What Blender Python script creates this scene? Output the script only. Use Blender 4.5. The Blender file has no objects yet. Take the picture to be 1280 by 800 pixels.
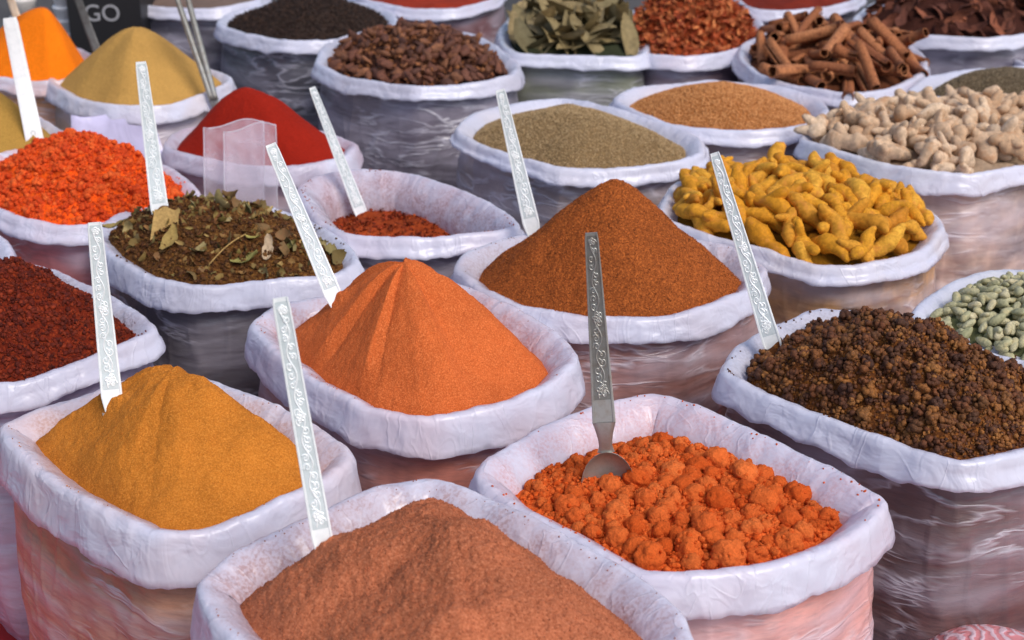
import bpy, math, random
import numpy as np
from mathutils import Vector, Matrix
rng = np.random.default_rng(7); random.seed(7)
R = math.radians
S = bpy.context.scene
# ------------------------------------------------------------------ camera
CAMZ, PITCH, FPX = 1.34, R(24.0), 1800.0
cam = bpy.data.cameras.new('camera'); co = bpy.data.objects.new('camera', cam)
S.collection.objects.link(co); S.camera = co
co.location = (0, 0, CAMZ); co.rotation_euler = (R(90) - PITCH, 0, 0)
cam.sensor_width = 36; cam.lens = FPX / 1280 * 36
cam.clip_start = 0.05; cam.clip_end = 500
cam.dof.use_dof = True; cam.dof.focus_distance = 1.80; cam.dof.aperture_fstop = 7.1
# ------------------------------------------------------------------ sky, sun, exposure
SUN_EL, SUN_AZ = R(50), R(138)          # azimuth of the sun seen from above, clockwise from +Y
w = bpy.data.worlds.new("World"); S.world = w; w.use_nodes = True
nt = w.node_tree; nt.nodes.clear()
sky = nt.nodes.new('ShaderNodeTexSky'); sky.sky_type = 'NISHITA'; sky.sun_disc = False
sky.sun_elevation = SUN_EL; sky.sun_rotation = SUN_AZ
sky.air_density = 1.0; sky.dust_density = 3.0; sky.ozone_density = 1.6
bg = nt.nodes.new('ShaderNodeBackground'); bg.inputs[1].default_value = 0.15
wo = nt.nodes.new('ShaderNodeOutputWorld')
nt.links.new(sky.outputs[0], bg.inputs[0]); nt.links.new(bg.outputs[0], wo.inputs[0])
sl = bpy.data.lights.new('sun', 'SUN'); sl.energy = 1.7; sl.angle = R(26); sl.color = (1, .96, .90)
so = bpy.data.objects.new('sun', sl); S.collection.objects.link(so)
sd = Vector((math.sin(SUN_AZ) * math.cos(SUN_EL), math.cos(SUN_AZ) * math.cos(SUN_EL), math.sin(SUN_EL)))
so.rotation_euler = sd.to_track_quat('Z', 'Y').to_euler()
S.view_settings.view_transform = 'Standard'; S.view_settings.look = 'None'
S.view_settings.exposure = 0.13; S.view_settings.gamma = 1
# ------------------------------------------------------------------ numbers
def srgb(r, g, b):
    f = lambda c: ((c / 255 + .055) / 1.055) ** 2.4 if c > 10 else c / 255 / 12.92
    return (f(r), f(g), f(b), 1)
cp, sp = math.cos(PITCH), math.sin(PITCH)
def ray(u, v):
    a, b = (u - 640) / FPX, (400 - v) / FPX
    return np.array([a, cp + b * sp, -sp + b * cp])
def at_z(u, v, z):
    d = ray(u, v); k = (z - CAMZ) / d[2]; return np.array([0, 0, CAMZ]) + d * k
def at_y(u, v, y):
    d = ray(u, v); return np.array([0, 0, CAMZ]) + d * (y / d[1])
def depth(p): return p[1] * cp - (p[2] - CAMZ) * sp
_perm = np.random.default_rng(3).permutation(256)
_grad = np.random.default_rng(4).normal(size=(256, 3)); _grad /= np.linalg.norm(_grad, axis=1)[:, None]
def pn(p):
    p = np.asarray(p, float); i = np.floor(p).astype(int); f = p - i; u = f * f * f * (f * (f * 6 - 15) + 10)
    out = 0
    for dx in (0, 1):
        for dy in (0, 1):
            for dz in (0, 1):
                h = _perm[(_perm[(_perm[(i[:, 0] + dx) & 255] + i[:, 1] + dy) & 255] + i[:, 2] + dz) & 255]
                g = (_grad[h] * (f - (dx, dy, dz))).sum(1)
                wx = u[:, 0] if dx else 1 - u[:, 0]; wy = u[:, 1] if dy else 1 - u[:, 1]; wz = u[:, 2] if dz else 1 - u[:, 2]
                out = out + g * wx * wy * wz
    return out
def fbm(p, o=3):
    p = np.asarray(p, float); return sum(pn(p * 2 ** k + 17.3 * k) / 2 ** k for k in range(o))
def ridge(p): return 1 - np.abs(pn(p)) * 3
# ------------------------------------------------------------------ objects
COL = S.collection
def link(o, parent=None):
    COL.objects.link(o)
    if parent: o.parent = parent
    return o
def mesh(V, F, smooth=True, attrs=None):
    V = np.asarray(V, np.float32); m = bpy.data.meshes.new('m')
    if isinstance(F, np.ndarray):
        n, k = F.shape
        m.vertices.add(len(V)); m.vertices.foreach_set('co', V.ravel())
        m.loops.add(n * k); m.loops.foreach_set('vertex_index', F.astype(np.int32).ravel())
        m.polygons.add(n); m.polygons.foreach_set('loop_start', np.arange(0, n * k, k, dtype=np.int32))
        m.polygons.foreach_set('loop_total', np.full(n, k, np.int32)); m.update(calc_edges=True)
    else:
        m.from_pydata([tuple(map(float, v)) for v in V], [], [tuple(map(int, f)) for f in F])
    if smooth: m.polygons.foreach_set('use_smooth', [True] * len(m.polygons))
    for k, a in (attrs or {}).items():
        at = m.attributes.new(k, 'FLOAT', 'POINT'); at.data.foreach_set('value', np.asarray(a, np.float32))
    m.validate(); return m
def obj(name, m, mat=None, parent=None, loc=None):
    m.name = name; o = bpy.data.objects.new(name, m)
    if mat and not len(m.materials): m.materials.append(mat)
    if loc is not None: o.location = tuple(loc)
    return link(o, parent)
def tag(o, label=None, cat=None, group=None, kind=None):
    for k, v in (('label', label), ('category', cat), ('group', group), ('kind', kind)):
        if v: o[k] = v
    return o
def empty(name, loc, label, cat, group=None):
    o = bpy.data.objects.new(name, None); o.empty_display_size = .05; o.location = tuple(loc); link(o)
    return tag(o, label, cat, group)
def gridF(nr, nc, wrap=True):
    r = np.arange(nr - 1)[:, None]; c = np.arange(nc if wrap else nc - 1)[None, :]; c2 = (c + 1) % nc
    return np.stack([r * nc + c, r * nc + c2, (r + 1) * nc + c2, (r + 1) * nc + c], -1).reshape(-1, 4)
# ------------------------------------------------------------------ materials
class N:
    def __init__(s, name):
        s.m = bpy.data.materials.new(name); s.m.use_nodes = True; s.t = s.m.node_tree
        s.b = s.t.nodes['Principled BSDF']; s.o = s.t.nodes['Material Output']
    def n(s, ty, **kw):
        x = s.t.nodes.new('ShaderNode' + ty)
        for k, v in kw.items():
            if k[0] == '_': setattr(x, k[1:], v)
            else:
                i = x.inputs[int(k[1:])] if k[0] == 'i' and k[1:].isdigit() else x.inputs[k]
                if isinstance(v, bpy.types.NodeSocket): s.t.links.new(v, i)
                else: i.default_value = v
        return x
    def set(s, **kw):
        for k, v in kw.items():
            i = s.b.inputs[k.replace('_', ' ')]
            if isinstance(v, bpy.types.NodeSocket): s.t.links.new(v, i)
            else: i.default_value = v
    def co(s, scale=(1, 1, 1), loc=(0, 0, 0), rot=(0, 0, 0)):
        tc = s.n('TexCoord'); mp = s.n('Mapping', Vector=tc.outputs['Object'], Scale=scale, Location=loc, Rotation=rot)
        return mp.outputs[0]
    def noise(s, co, scale, detail=3, rough=.55, dist=0):
        return s.n('TexNoise', Vector=co, Scale=scale, Detail=detail, Roughness=rough, Distortion=dist).outputs[0]
    def ramp(s, f, pts):
        x = s.n('ValToRGB', Fac=f); e = x.color_ramp.elements
        while len(e) < len(pts): e.new(.5)
        for k, (p, c) in enumerate(pts):
            e[k].position = p; e[k].color = c if hasattr(c, '__len__') else (c, c, c, 1)
        return x.outputs[0]
    def mix(s, f, a, b, mode='MIX'):
        x = s.n('Mix', _data_type='RGBA', _blend_type=mode)
        for k, v in ((0, f), (6, a), (7, b)):
            if isinstance(v, bpy.types.NodeSocket): s.t.links.new(v, x.inputs[k])
            else: x.inputs[k].default_value = v
        return x.outputs[2]
    def math(s, op, a, b=0.0):
        return s.n('Math', _operation=op, i0=a, i1=b).outputs[0]
    def bump(s, h, strength=.5, dist=.002, nrm=None):
        kw = dict(Height=h, Strength=strength, Distance=dist)
        if nrm: kw['Normal'] = nrm
        return s.n('Bump', **kw).outputs[0]
def mul(c, k): return (min(c[0] * k, 1), min(c[1] * k, 1), min(c[2] * k, 1), 1)
def m_powder(name, c, grain=1.0, var=.25, c2=None, gb=.9):
    a = N(name); co_ = a.co()
    big = a.noise(co_, 14, 4, .6); fine = a.noise(co_, 420 * grain, 2, .7); mid = a.noise(co_, 90 * grain, 3, .7)
    col = a.mix(a.ramp(big, [(.35, 0.), (.65, 1.)]), mul(c, 1 - var * .6), mul(c, 1 + var * .5))
    if c2: col = a.mix(a.ramp(fine, [(.5, 0.), (.68, .75)]), col, c2)
    col = a.mix(a.ramp(fine, [(.3, .55), (.6, 0.)]), col, mul(c, .45))
    at = a.n('Attribute', _attribute_name='tint').outputs['Fac']
    col = a.mix(at, col, mul(c, 1.5))
    b1 = a.bump(mid, .5, .004); b2 = a.bump(fine, gb, .0016, b1)
    a.set(Base_Color=col, Roughness=.95, Normal=b2); a.b.inputs['Specular IOR Level'].default_value = .15
    return a.m
def m_pieces(name, cols, rough=.75, bump=.4, bs=120, spec=.25, coat=0, spot=None, dark=.55, rings=0):
    """cols: two or more colours, spread over the pieces by a per-piece value"""
    a = N(name); co_ = a.co()
    at = a.n('Attribute', _attribute_name='tint').outputs['Fac']; oi = a.n('ObjectInfo').outputs['Random']
    f = a.math('FRACT', a.math('ADD', a.math('MULTIPLY', at, 1.0), oi))
    n = len(cols); col = a.ramp(f, [(k / (n - 1), c) for k, c in enumerate(cols)])
    nz = a.noise(co_, bs, 4, .65)
    col = a.mix(a.ramp(nz, [(.35, dark), (.6, 0.)]), col, mul(cols[0], .4))
    if spot: col = a.mix(a.ramp(a.noise(co_, bs * .45, 3, .6), [(.55, 0.), (.68, .8)]), col, spot)
    nr_ = a.bump(nz, bump, .003)
    if rings:
        wv = a.n('TexWave', Vector=co_, Scale=rings, Distortion=6., Detail=3.); wv.inputs['Detail Scale'].default_value = 1.5
        nr_ = a.bump(wv.outputs[0], .18, .0015, nr_); col = a.mix(a.ramp(wv.outputs[0], [(.0, .22), (.2, 0.)]), col, mul(cols[0], .55))
    a.set(Base_Color=col, Roughness=rough, Normal=nr_); a.b.inputs['Specular IOR Level'].default_value = spec
    if coat: a.b.inputs['Coat Weight'].default_value = coat; a.b.inputs['Coat Roughness'].default_value = .3
    return a.m
FILM = (.80, .805, .94, 1)
def m_rim(name, c, stain=.7, thru=.25):
    a = N(name); seed = random.random() * 50; co_ = a.co(loc=(seed, seed, 0))
    st = a.n('Attribute', _attribute_name='stain').outputs['Fac']
    crk = a.noise(a.co(scale=(1, 1, 1.3), loc=(seed, 3, 1)), 15, 3, .5, .8)
    cl = a.noise(co_, 9, 3, .5)
    base = a.mix(a.ramp(cl, [(.4, 0.), (.7, thru)]), FILM, tuple(.45 * FILM[k] + .55 * min(c[k] * 1.6 + .12, 1) for k in range(3)) + (1,))
    dust = a.noise(co_, 260, 2, .6); patch = a.noise(co_, 26, 4, .6)
    f = a.math('MULTIPLY', st, a.math('MULTIPLY', a.ramp(dust, [(.42, 0.), (.62, 1.)]), a.ramp(patch, [(.4, 0.25), (.6, 1.)])))
    f = a.math('MULTIPLY', f, stain)
    soft = a.math('MULTIPLY', a.math('MULTIPLY', st, a.ramp(patch, [(.3, 0.15), (.65, .6)])), stain)
    col = a.mix(soft, base, mul(c, 1.25)); col = a.mix(f, col, mul(c, .9))
    crk2 = a.noise(a.co(scale=(1.3, 1.3, .5), loc=(seed, 8, 1)), 13, 2, .5, 1.2)
    cr_ = a.ramp(a.math('ABSOLUTE', a.math('SUBTRACT', crk2, .5)), [(0., 1.), (.035, 0.)])
    vo = a.n('TexVoronoi', Vector=a.mix(.07, a.co(scale=(1, 1, .8), loc=(seed, 1, 2)), a.n('TexNoise', Vector=co_, Scale=14.).outputs[1]), Scale=17.).outputs['Distance']
    crk = a.math('ADD', crk, a.math('MULTIPLY', vo, .45))
    b1 = a.bump(a.math('ADD', crk, a.math('MULTIPLY', cr_, .07)), .55, .012); b2 = a.bump(a.noise(a.co(scale=(1, 1, .5), loc=(seed, 0, 0)), 80, 3, .5, .6), .14, .003, b1)
    a.set(Base_Color=col, Roughness=a.ramp(cl, [(.3, .22), (.7, .38)]), Normal=b2, Coat_Weight=.35, Coat_Roughness=.15); a.b.inputs['Specular IOR Level'].default_value = .5
    tr = a.n('BsdfTranslucent', Color=a.mix(.5, col, (.85, .8, .95, 1)), Normal=b2)
    mx = a.n('MixShader', i0=.30, i1=a.b.outputs[0], i2=tr.outputs[0]); a.t.links.new(mx.outputs[0], a.o.inputs[0])
    return a.m
def m_body(name, c, milky=.4, pat=None, dirn=0., c2=None):
    a = N(name); seed = random.random() * 50
    co_ = a.co(loc=(seed, seed, seed))
    if pat:      # contents pressed against the film: lumps of the size pat (per metre)
        vo = a.n('TexVoronoi', Vector=a.mix(.06, co_, a.n('TexNoise', Vector=co_, Scale=30.).outputs[1]), Scale=pat, _feature='SMOOTH_F1')
        vc = a.n('TexVoronoi', Vector=co_, Scale=pat)
        col = a.mix(a.ramp(vo.outputs['Distance'], [(.2, 0.), (.75, 1.)]), c, c2 or mul(c, .25))
        col = a.mix(.35, col, a.mix(vc.outputs['Color'], c, mul(c, .4)))
    else:
        col = a.mix(a.ramp(a.noise(co_, 10, 4), [(.35, 0.), (.65, 1.)]), c, mul(c, .62))
        col = a.mix(a.ramp(a.noise(a.co(scale=(1, 1, 6), loc=(0, 0, seed)), 40, 3), [(.45, 0.), (.7, .6)]), col, c2 or mul(c, .5))
    st = a.co(scale=(1.3, 1.3, 6), loc=(seed, 0, seed), rot=(0, dirn, 0)); ml = a.noise(st, 3.0, 2.5, .5, .5)
    fold = a.noise(a.co(scale=(1, 1, 4.5), loc=(seed, 4, seed), rot=(0, dirn, 0)), 6.5, 3, .55, .5)
    fl_ = a.ramp(a.math('ABSOLUTE', a.math('SUBTRACT', fold, .5)), [(0., 1.), (.012, .75), (.05, 0.)])
    fl_ = a.math('MULTIPLY', fl_, a.ramp(a.noise(co_, 7, 2), [(.45, 0.), (.62, 1.)]))
    col = a.mix(a.ramp(ml, [(.38, milky * .2), (.52, milky * .6), (.68, min(milky * 1.3, .9))]), col, (.62, .58, .70, 1))
    col = a.mix(a.math('MULTIPLY', fl_, .55), col, (.70, .68, .78, 1))  # highlights along the folds, painted into the film colour as pale streaks
    b1 = a.bump(a.math('ADD', ml, a.math('MULTIPLY', fl_, .16)), .34, .03); fine = a.noise(a.co(scale=(1, 1, 4), loc=(seed, 0, 0), rot=(0, dirn, 0)), 14, 4, .6, .4)
    b2 = a.bump(fine, .22, .010, b1)
    a.set(Base_Color=col, Roughness=.40, Normal=b2, Coat_Weight=.4, Coat_Roughness=.16, Coat_Normal=b2); a.b.inputs['Specular IOR Level'].default_value = .6
    return a.m
# ------------------------------------------------------------------ shapes shared by many pieces
def ico(sub=1):
    import bmesh
    bm = bmesh.new(); bmesh.ops.create_icosphere(bm, subdivisions=sub, radius=1)
    V = np.array([v.co[:] for v in bm.verts]); F = np.array([[v.index for v in f.verts] for f in bm.faces]); bm.free(); return V, F
def lump(sub, amp, fr, seed):
    V, F = ico(sub); d = fbm(V * fr + seed * 9.7, 3)[:, None]; return V * (1 + amp * d), F
def tube(path, rad, nseg=10, cap=True, squash=1):
    path = np.asarray(path, float); n = len(path); rad = np.broadcast_to(rad, n)
    T = np.gradient(path, axis=0); T /= np.linalg.norm(T, axis=1)[:, None] + 1e-9
    up = np.array([0, 0, 1.]) if abs(T[0][2]) < .9 else np.array([1., 0, 0])
    V = []
    for k in range(n):
        s = np.cross(T[k], up); s /= np.linalg.norm(s) + 1e-9; q = np.cross(s, T[k])
        for j in range(nseg):
            a = 2 * math.pi * j / nseg; V.append(path[k] + rad[k] * (math.cos(a) * s + squash * math.sin(a) * q))
    F = [list(f) for f in gridF(n, nseg)]
    if cap:
        V += [path[0] - T[0] * rad[0] * .3, path[-1] + T[-1] * rad[-1] * .3]; a, b = n * nseg, n * nseg + 1
        F += [[a, (j + 1) % nseg, j] for j in range(nseg)] + [[b, (n - 1) * nseg + j, (n - 1) * nseg + (j + 1) % nseg] for j in range(nseg)]
    return np.array(V), F
def tri(F):
    out = []
    for f in F:
        for k in range(1, len(f) - 1): out.append([f[0], f[k], f[k + 1]])
    return np.array(out)
def join(parts):
    V = []; F = []; o = 0
    for v, f in parts:
        V.append(v); F += [[i + o for i in q] for q in f]; o += len(v)
    return np.concatenate(V), F
def rotm(n):
    """n random rotation matrices"""
    q = rng.normal(size=(n, 4)); q /= np.linalg.norm(q, axis=1)[:, None]; a, b, c, d = q.T
    return np.stack([1 - 2 * (c * c + d * d), 2 * (b * c - a * d), 2 * (b * d + a * c), 2 * (b * c + a * d), 1 - 2 * (b * b + d * d), 2 * (c * d - a * b),
                     2 * (b * d - a * c), 2 * (c * d + a * b), 1 - 2 * (b * b + c * c)], -1).reshape(-1, 3, 3)
def flatrot(n, tilt=.4):
    a = rng.uniform(0, 2 * math.pi, n); c, s = np.cos(a), np.sin(a); z = np.zeros(n); o = np.ones(n)
    A = np.stack([c, -s, z, s, c, z, z, z, o], -1).reshape(-1, 3, 3)
    t = rng.normal(0, tilt, n); c, s = np.cos(t), np.sin(t)
    B = np.stack([o, z, z, z, c, -s, z, s, c], -1).reshape(-1, 3, 3); return A @ B
def scatter(variants, pos, rot, scale):
    V = []; F = []; T = []; o = 0
    pick = rng.integers(0, len(variants), len(pos)); scale = np.broadcast_to(np.asarray(scale, float).T, (3, len(pos))).T if np.ndim(scale) < 2 else scale
    for k, (v, f) in enumerate(variants):
        ix = np.where(pick == k)[0]
        if not len(ix): continue
        f = f if isinstance(f, np.ndarray) and f.shape[1] == 3 else tri(f)
        vv = np.einsum('nij,nvj->nvi', rot[ix], v[None] * scale[ix][:, None, :]) + pos[ix][:, None, :]
        V.append(vv.reshape(-1, 3)); F.append((f[None] + (np.arange(len(ix)) * len(v))[:, None, None] + o).reshape(-1, 3))
        T.append(np.repeat(rng.random(len(ix)), len(v))); o += len(ix) * len(v)
    return np.concatenate(V), np.concatenate(F), np.concatenate(T)
# ------------------------------------------------------------------ sacks
def loop_from(px, H, n=192):
    P = np.array([at_z(u, v, H)[:2] for u, v in px]); m = len(P)
    area = sum(P[i][0] * P[(i + 1) % m][1] - P[(i + 1) % m][0] * P[i][1] for i in range(m))
    if area < 0: P = P[::-1]
    out = []
    for i in range(m):
        a, b, c, d = P[i - 1], P[i], P[(i + 1) % m], P[(i + 2) % m]
        for t in np.linspace(0, 1, 24, endpoint=False):
            cr_ = (.5 * ((2 * b) + (-a + c) * t + (2 * a - 5 * b + 4 * c - d) * t * t + (-a + 3 * b - 3 * c + d) * t ** 3)); out.append(.55 * cr_ + .45 * (b * (1 - t) + c * t))
    out = np.array(out); L = np.r_[0, np.cumsum(np.linalg.norm(np.roll(out, -1, 0) - out, axis=1))]
    s = np.linspace(0, L[-1], n, endpoint=False); e = np.vstack([out, out[:1]])
    Q = np.stack([np.interp(s, L, e[:, k]) for k in (0, 1)], 1)
    for _ in range(3): Q = (np.roll(Q, 1, 0) + 2 * Q + np.roll(Q, -1, 0)) / 4
    return Q, L[-1]
def normals2(Q):
    T = np.roll(Q, -1, 0) - np.roll(Q, 1, 0); T /= np.linalg.norm(T, axis=1)[:, None]
    Nn = np.stack([T[:, 1], -T[:, 0]], 1)
    for _ in range(2): Nn = (np.roll(Nn, 1, 0) + Nn + np.roll(Nn, -1, 0)); Nn /= np.linalg.norm(Nn, axis=1)[:, None]
    return Nn
class Sack: pass
ALL = {}
def sack(key, px, H, cuff, c, label, stain=.6, thru=.3, milky=.4, pat=None, c2=None, dirn=0., near=True, bodyc=None, wr=1., inner=.13, stainlow=0.):
    s = Sack(); ALL[key] = s; s.H = H; s.c = c
    n = 400 if near else 150
    Q, L = loop_from(px, H, n); Nn = normals2(Q); C = Q.mean(0); s.Q, s.N, s.C = Q, Nn, C
    sd_ = rng.uniform(0, 90); arc = np.linspace(0, L, n, endpoint=False)
    ang = np.arange(n) / n * 2 * math.pi; ring = np.stack([np.cos(ang), np.sin(ang)], 1) * L / (2 * math.pi)
    rp = lambda f, z=0., zz=0.: np.stack([ring[:, 0] * f + sd_, ring[:, 1] * f + zz, np.full(n, z)], 1)
    s.z = H + .006 * fbm(rp(9), 3) + .0015 * fbm(rp(60), 2)
    s.base = np.array([C[0], C[1], 0.])
    th = empty('spice_sack', s.base, label, 'sack', 'open plastic lined spice sacks'); s.thing = th
    # rolled rim
    prof = [(-.049, -inner), (-.045, -.062), (-.039, -.036), (-.029, -.021), (-.016, -.009), (-.006, -.002), (0, 0), (.0045, -.0012), (.0080, -.0050), (.0095, -.013), (.0120, -.42), (.0145, -.62), (.0170, -.82), (.0185, -.97), (.0165, -1.0), (.006, -.95), (-.006, -.86)]
    ch = cuff * (1 + .34 * fbm(rp(6, 5), 2) + .16 * fbm(rp(22, 9), 2) + .07 * fbm(rp(70, 9), 2))
    V = []; st = []
    for k, (d, z) in enumerate(prof):
        zz = z * np.ones(n) * (1 + .15 * fbm(rp(14, 70 + k), 2)) if k < 10 else np.minimum(z * ch, -.019)
        lo = .0034 * fbm(rp(12, zz=k * .05), 2) + .0011 * fbm(rp(42, zz=k * .16), 2) + .0006 * fbm(rp(120, zz=k * .25), 2)
        dd = d + (lo + (.004 * fbm(rp(11, 2 + k * .1), 2) if k >= 9 else 0)) * wr
        if k >= 9: dd = dd + .0035 * np.maximum(ridge(rp(16, zz=k * .28)) - .5, 0) * wr
        P = Q + Nn * dd[:, None]; z3 = s.z + zz + .0012 * fbm(rp(55, 30 + k * .4), 3)
        V.append(np.c_[P, z3] - s.base); st.append(np.full(n, [1, 1, 1, .95, .8, .55, .3, .12, .05, .0, .0, 0, 0, 0, 0, 0, 0][k]) + (stainlow if k >= 9 else 0))
    V = np.concatenate(V)
    cc_ = mul(c, 1)
    obj('rolled_rim', mesh(V, gridF(len(prof), n)[:, ::-1], attrs={'stain': np.concatenate(st)}), m_rim('film_rim', cc_, stain, thru), th)
    # body down to the ground
    nr = 60 if near else 24; V = []
    top = s.z - ch * .85
    for k in range(nr):
        t = k / (nr - 1); z = top * (1 - t) + .004 * t
        zz = t * H
        d = -.009 + .020 * math.sin(math.pi * min(t * 1.05, 1)) ** .8 - .030 * max(t - .8, 0) / .2
        p = np.stack([ring[:, 0] + sd_, ring[:, 1], z], 1)
        q_ = p + fbm(p * 5, 2)[:, None] * (.03, .03, .07) + (0, 0, 1) * (p[:, :1] - sd_) * math.tan(dirn) * .5
        lo = .006 * fbm(p * (9, 9, 4), 2) + (.0045) * np.maximum(ridge(q_ * (5, 5, 17)) - .55, 0) + .0032 * np.maximum(ridge(q_ * (7, 7, 30) + 31) - .65, 0) + .004 * np.maximum(ridge(q_ * (24, 24, 7) + 7) - .6, 0)
        lo = lo * min(1, t * 8 + .15) * wr
        V.append(np.c_[Q + Nn * (d + lo)[:, None], z] - s.base)
    V = np.concatenate(V); F = gridF(nr, n)[:, ::-1]
    bc = bodyc or c; bc = tuple(min(bc[k] * 1.22, 1) for k in range(3)) + (1,); milky = milky * 1.1
    obj('sack_body', mesh(V, F), m_body('film_body', bc, milky, pat, dirn, c2), th)
    return s
class Heap: pass
def heap(key, apex, r=.3, e=.016, eback=0., dy=0., noise=(.004, 12), fine=.0012, ridges=None, worley=None, res=(200, 90), seed=0, off=-.021, top=None):
    s = ALL[key]; h = Heap(); s.heap = h; h.s = s
    cy = s.C[1] + dy
    P = at_y(apex[0], apex[1], cy) if top is None else at_z(apex[0], apex[1], top)
    h.c = P[:2].copy(); h.top = P[2]
    E = s.Q + s.N * off; d = E - h.c; th = np.arctan2(d[:, 1], d[:, 0]); rr = np.hypot(d[:, 0], d[:, 1]); o = np.argsort(th)
    h.th, h.rr = np.r_[th[o] - 2 * math.pi, th[o], th[o] + 2 * math.pi], np.r_[rr[o]] .repeat(1)
    h.rr = np.r_[h.rr, h.rr, h.rr]; zr = (s.z - e)[o]; h.zr = np.r_[zr, zr, zr]
    h.eback = eback
    def f(x, y, nz=True):
        dx, dy_ = x - h.c[0], y - h.c[1]; t_ = np.arctan2(dy_, dx); Rr = np.interp(t_, h.th, h.rr); ze = np.interp(t_, h.th, h.zr)
        t = np.clip(np.hypot(dx, dy_) / Rr, 0, 1.15); ze = ze - h.eback * np.clip(np.sin(t_), 0, 1)
        g = (math.sqrt(1 + r * r) - np.sqrt(t * t + r * r)) / (math.sqrt(1 + r * r) - r)
        z = ze + (h.top - ze) * g
        if nz:
            p = np.stack([x, y, np.full_like(x, seed * 3.1)], 1)
            fall = np.clip((1.02 - t) * 5, .15, 1)
            z = z + noise[0] * 2 * fbm(p * noise[1], 4) * fall
            if ridges:
                k, a = ridges; ph = t_ * k + 1.5 * pn(np.stack([t_ * 1.5, t * 0, t * 0 + seed], 1))
                sw = (ph / (2 * math.pi)) % 1; saw = np.where(sw < .8, sw / .8, (1 - sw) / .2) - .5
                z = z + a * saw * np.clip(t * 3, 0, 1) * np.clip((1 - t) * 5, 0, 1)
            if worley: z = z + worley[0] * np.abs(pn(p * worley[1])) * 2 * fall + worley[0] * .5 * np.abs(pn(p * worley[1] * 2.3)) * fall
            z = z + fine * fbm(p * 160, 2)
        return z
    h.f = f
    na, nt_ = res; A = np.linspace(-math.pi, math.pi, na, endpoint=False); T = np.linspace(0, 1.03, nt_) ** .9
    Rr = np.interp(A, h.th, h.rr); X = h.c[0] + T[:, None] * (Rr * np.cos(A))[None]; Y = h.c[1] + T[:, None] * (Rr * np.sin(A))[None]
    Z = f(X.ravel(), Y.ravel()); h.origin = np.array([s.C[0], s.C[1], s.H - .03])
    h.V = np.c_[X.ravel(), Y.ravel(), Z] - h.origin; h.F = gridF(nt_, na)
    return h
def heap_obj(h, name, mat, label, cat='spice', kind=None, group=None):
    o = obj(name, mesh(h.V, h.F), mat, None, h.origin); tag(o, label, cat, group, kind); h.o = o; return o
def pts(h, n, tmax=1., pw=.5):
    a = rng.uniform(-math.pi, math.pi, n); 
    Rr = np.interp(a, h.th, h.rr)
    # accept by radius so that the density is even
    keep = rng.random(n) < (Rr / Rr.max()) ** 2; a = a[keep]; Rr = Rr[keep]
    t = rng.random(len(a)) ** pw * tmax
    x = h.c[0] + t * Rr * np.cos(a); y = h.c[1] + t * Rr * np.sin(a); return np.c_[x, y, h.f(x, y)]
def stuffing(h, name, variants, n, size, mat, smooth=True, lift=0., parent=True, tilt=None, label=None, tmax=.99, cat=None):
    P = pts(h, n, tmax); k = len(P)
    sc = rng.uniform(size[0], size[1], k)[:, None] if not callable(size) else size(k)[:, None]
    P = P.copy(); P[:, 2] += lift * sc[:, 0]
    rot = rotm(k) if tilt is None else flatrot(k, tilt)
    V, F, T = scatter(variants, P - h.origin, rot, np.broadcast_to(sc, (k, 3)))
    o = obj(name, mesh(V, F, smooth, {'tint': T}), mat, h.o if parent else None, None if parent else h.origin); o['kind'] = 'stuff'
    if not parent: tag(o, label, cat)
    return o
class HGrid:
    """height map used to rest piled pieces on each other"""
    def __init__(s, h, step=.004, sink=0.):
        Q = h.s.Q; s.lo = Q.min(0) - .05; s.st = step; n = np.ceil((Q.max(0) + .05 - s.lo) / step).astype(int)
        gx = s.lo[0] + np.arange(n[0]) * step; gy = s.lo[1] + np.arange(n[1]) * step; X, Y = np.meshgrid(gx, gy, indexing='ij')
        s.X, s.Y = X, Y; s.Z = h.f(X.ravel(), Y.ravel(), False).reshape(X.shape) - sink
    def get(s, x, y):
        i = np.clip(((x - s.lo[0]) / s.st).astype(int), 0, s.X.shape[0] - 1); j = np.clip(((y - s.lo[1]) / s.st).astype(int), 0, s.X.shape[1] - 1)
        return s.Z[i, j]
    def stamp(s, P, r):
        for p in P:
            i0, i1 = int((p[0] - r - s.lo[0]) / s.st), int((p[0] + r - s.lo[0]) / s.st) + 2
            j0, j1 = int((p[1] - r - s.lo[1]) / s.st), int((p[1] + r - s.lo[1]) / s.st) + 2
            i0 = max(i0, 0); j0 = max(j0, 0); X = s.X[i0:i1, j0:j1]; Y = s.Y[i0:i1, j0:j1]
            if X.size == 0: continue
            d = r * r - (X - p[0]) ** 2 - (Y - p[1]) ** 2
            zz = np.where(d > 0, p[2] + np.sqrt(np.maximum(d, 0)) * .85, -9); s.Z[i0:i1, j0:j1] = np.maximum(s.Z[i0:i1, j0:j1], zz)
def where(h, p):
    q = (np.array(p[:2]) - h.c) / np.interp(math.atan2(p[1] - h.c[1], p[0] - h.c[0]), h.th, h.rr); rad = math.hypot(*q)
    if rad < .35: return 'near the middle of the heap'
    return ('at the back', 'at the right side', 'at the front', 'at the left side')[int(((math.degrees(math.atan2(q[0], q[1])) + 45) % 360) // 90)] + (' rim' if rad > .75 else ' slope')
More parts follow.
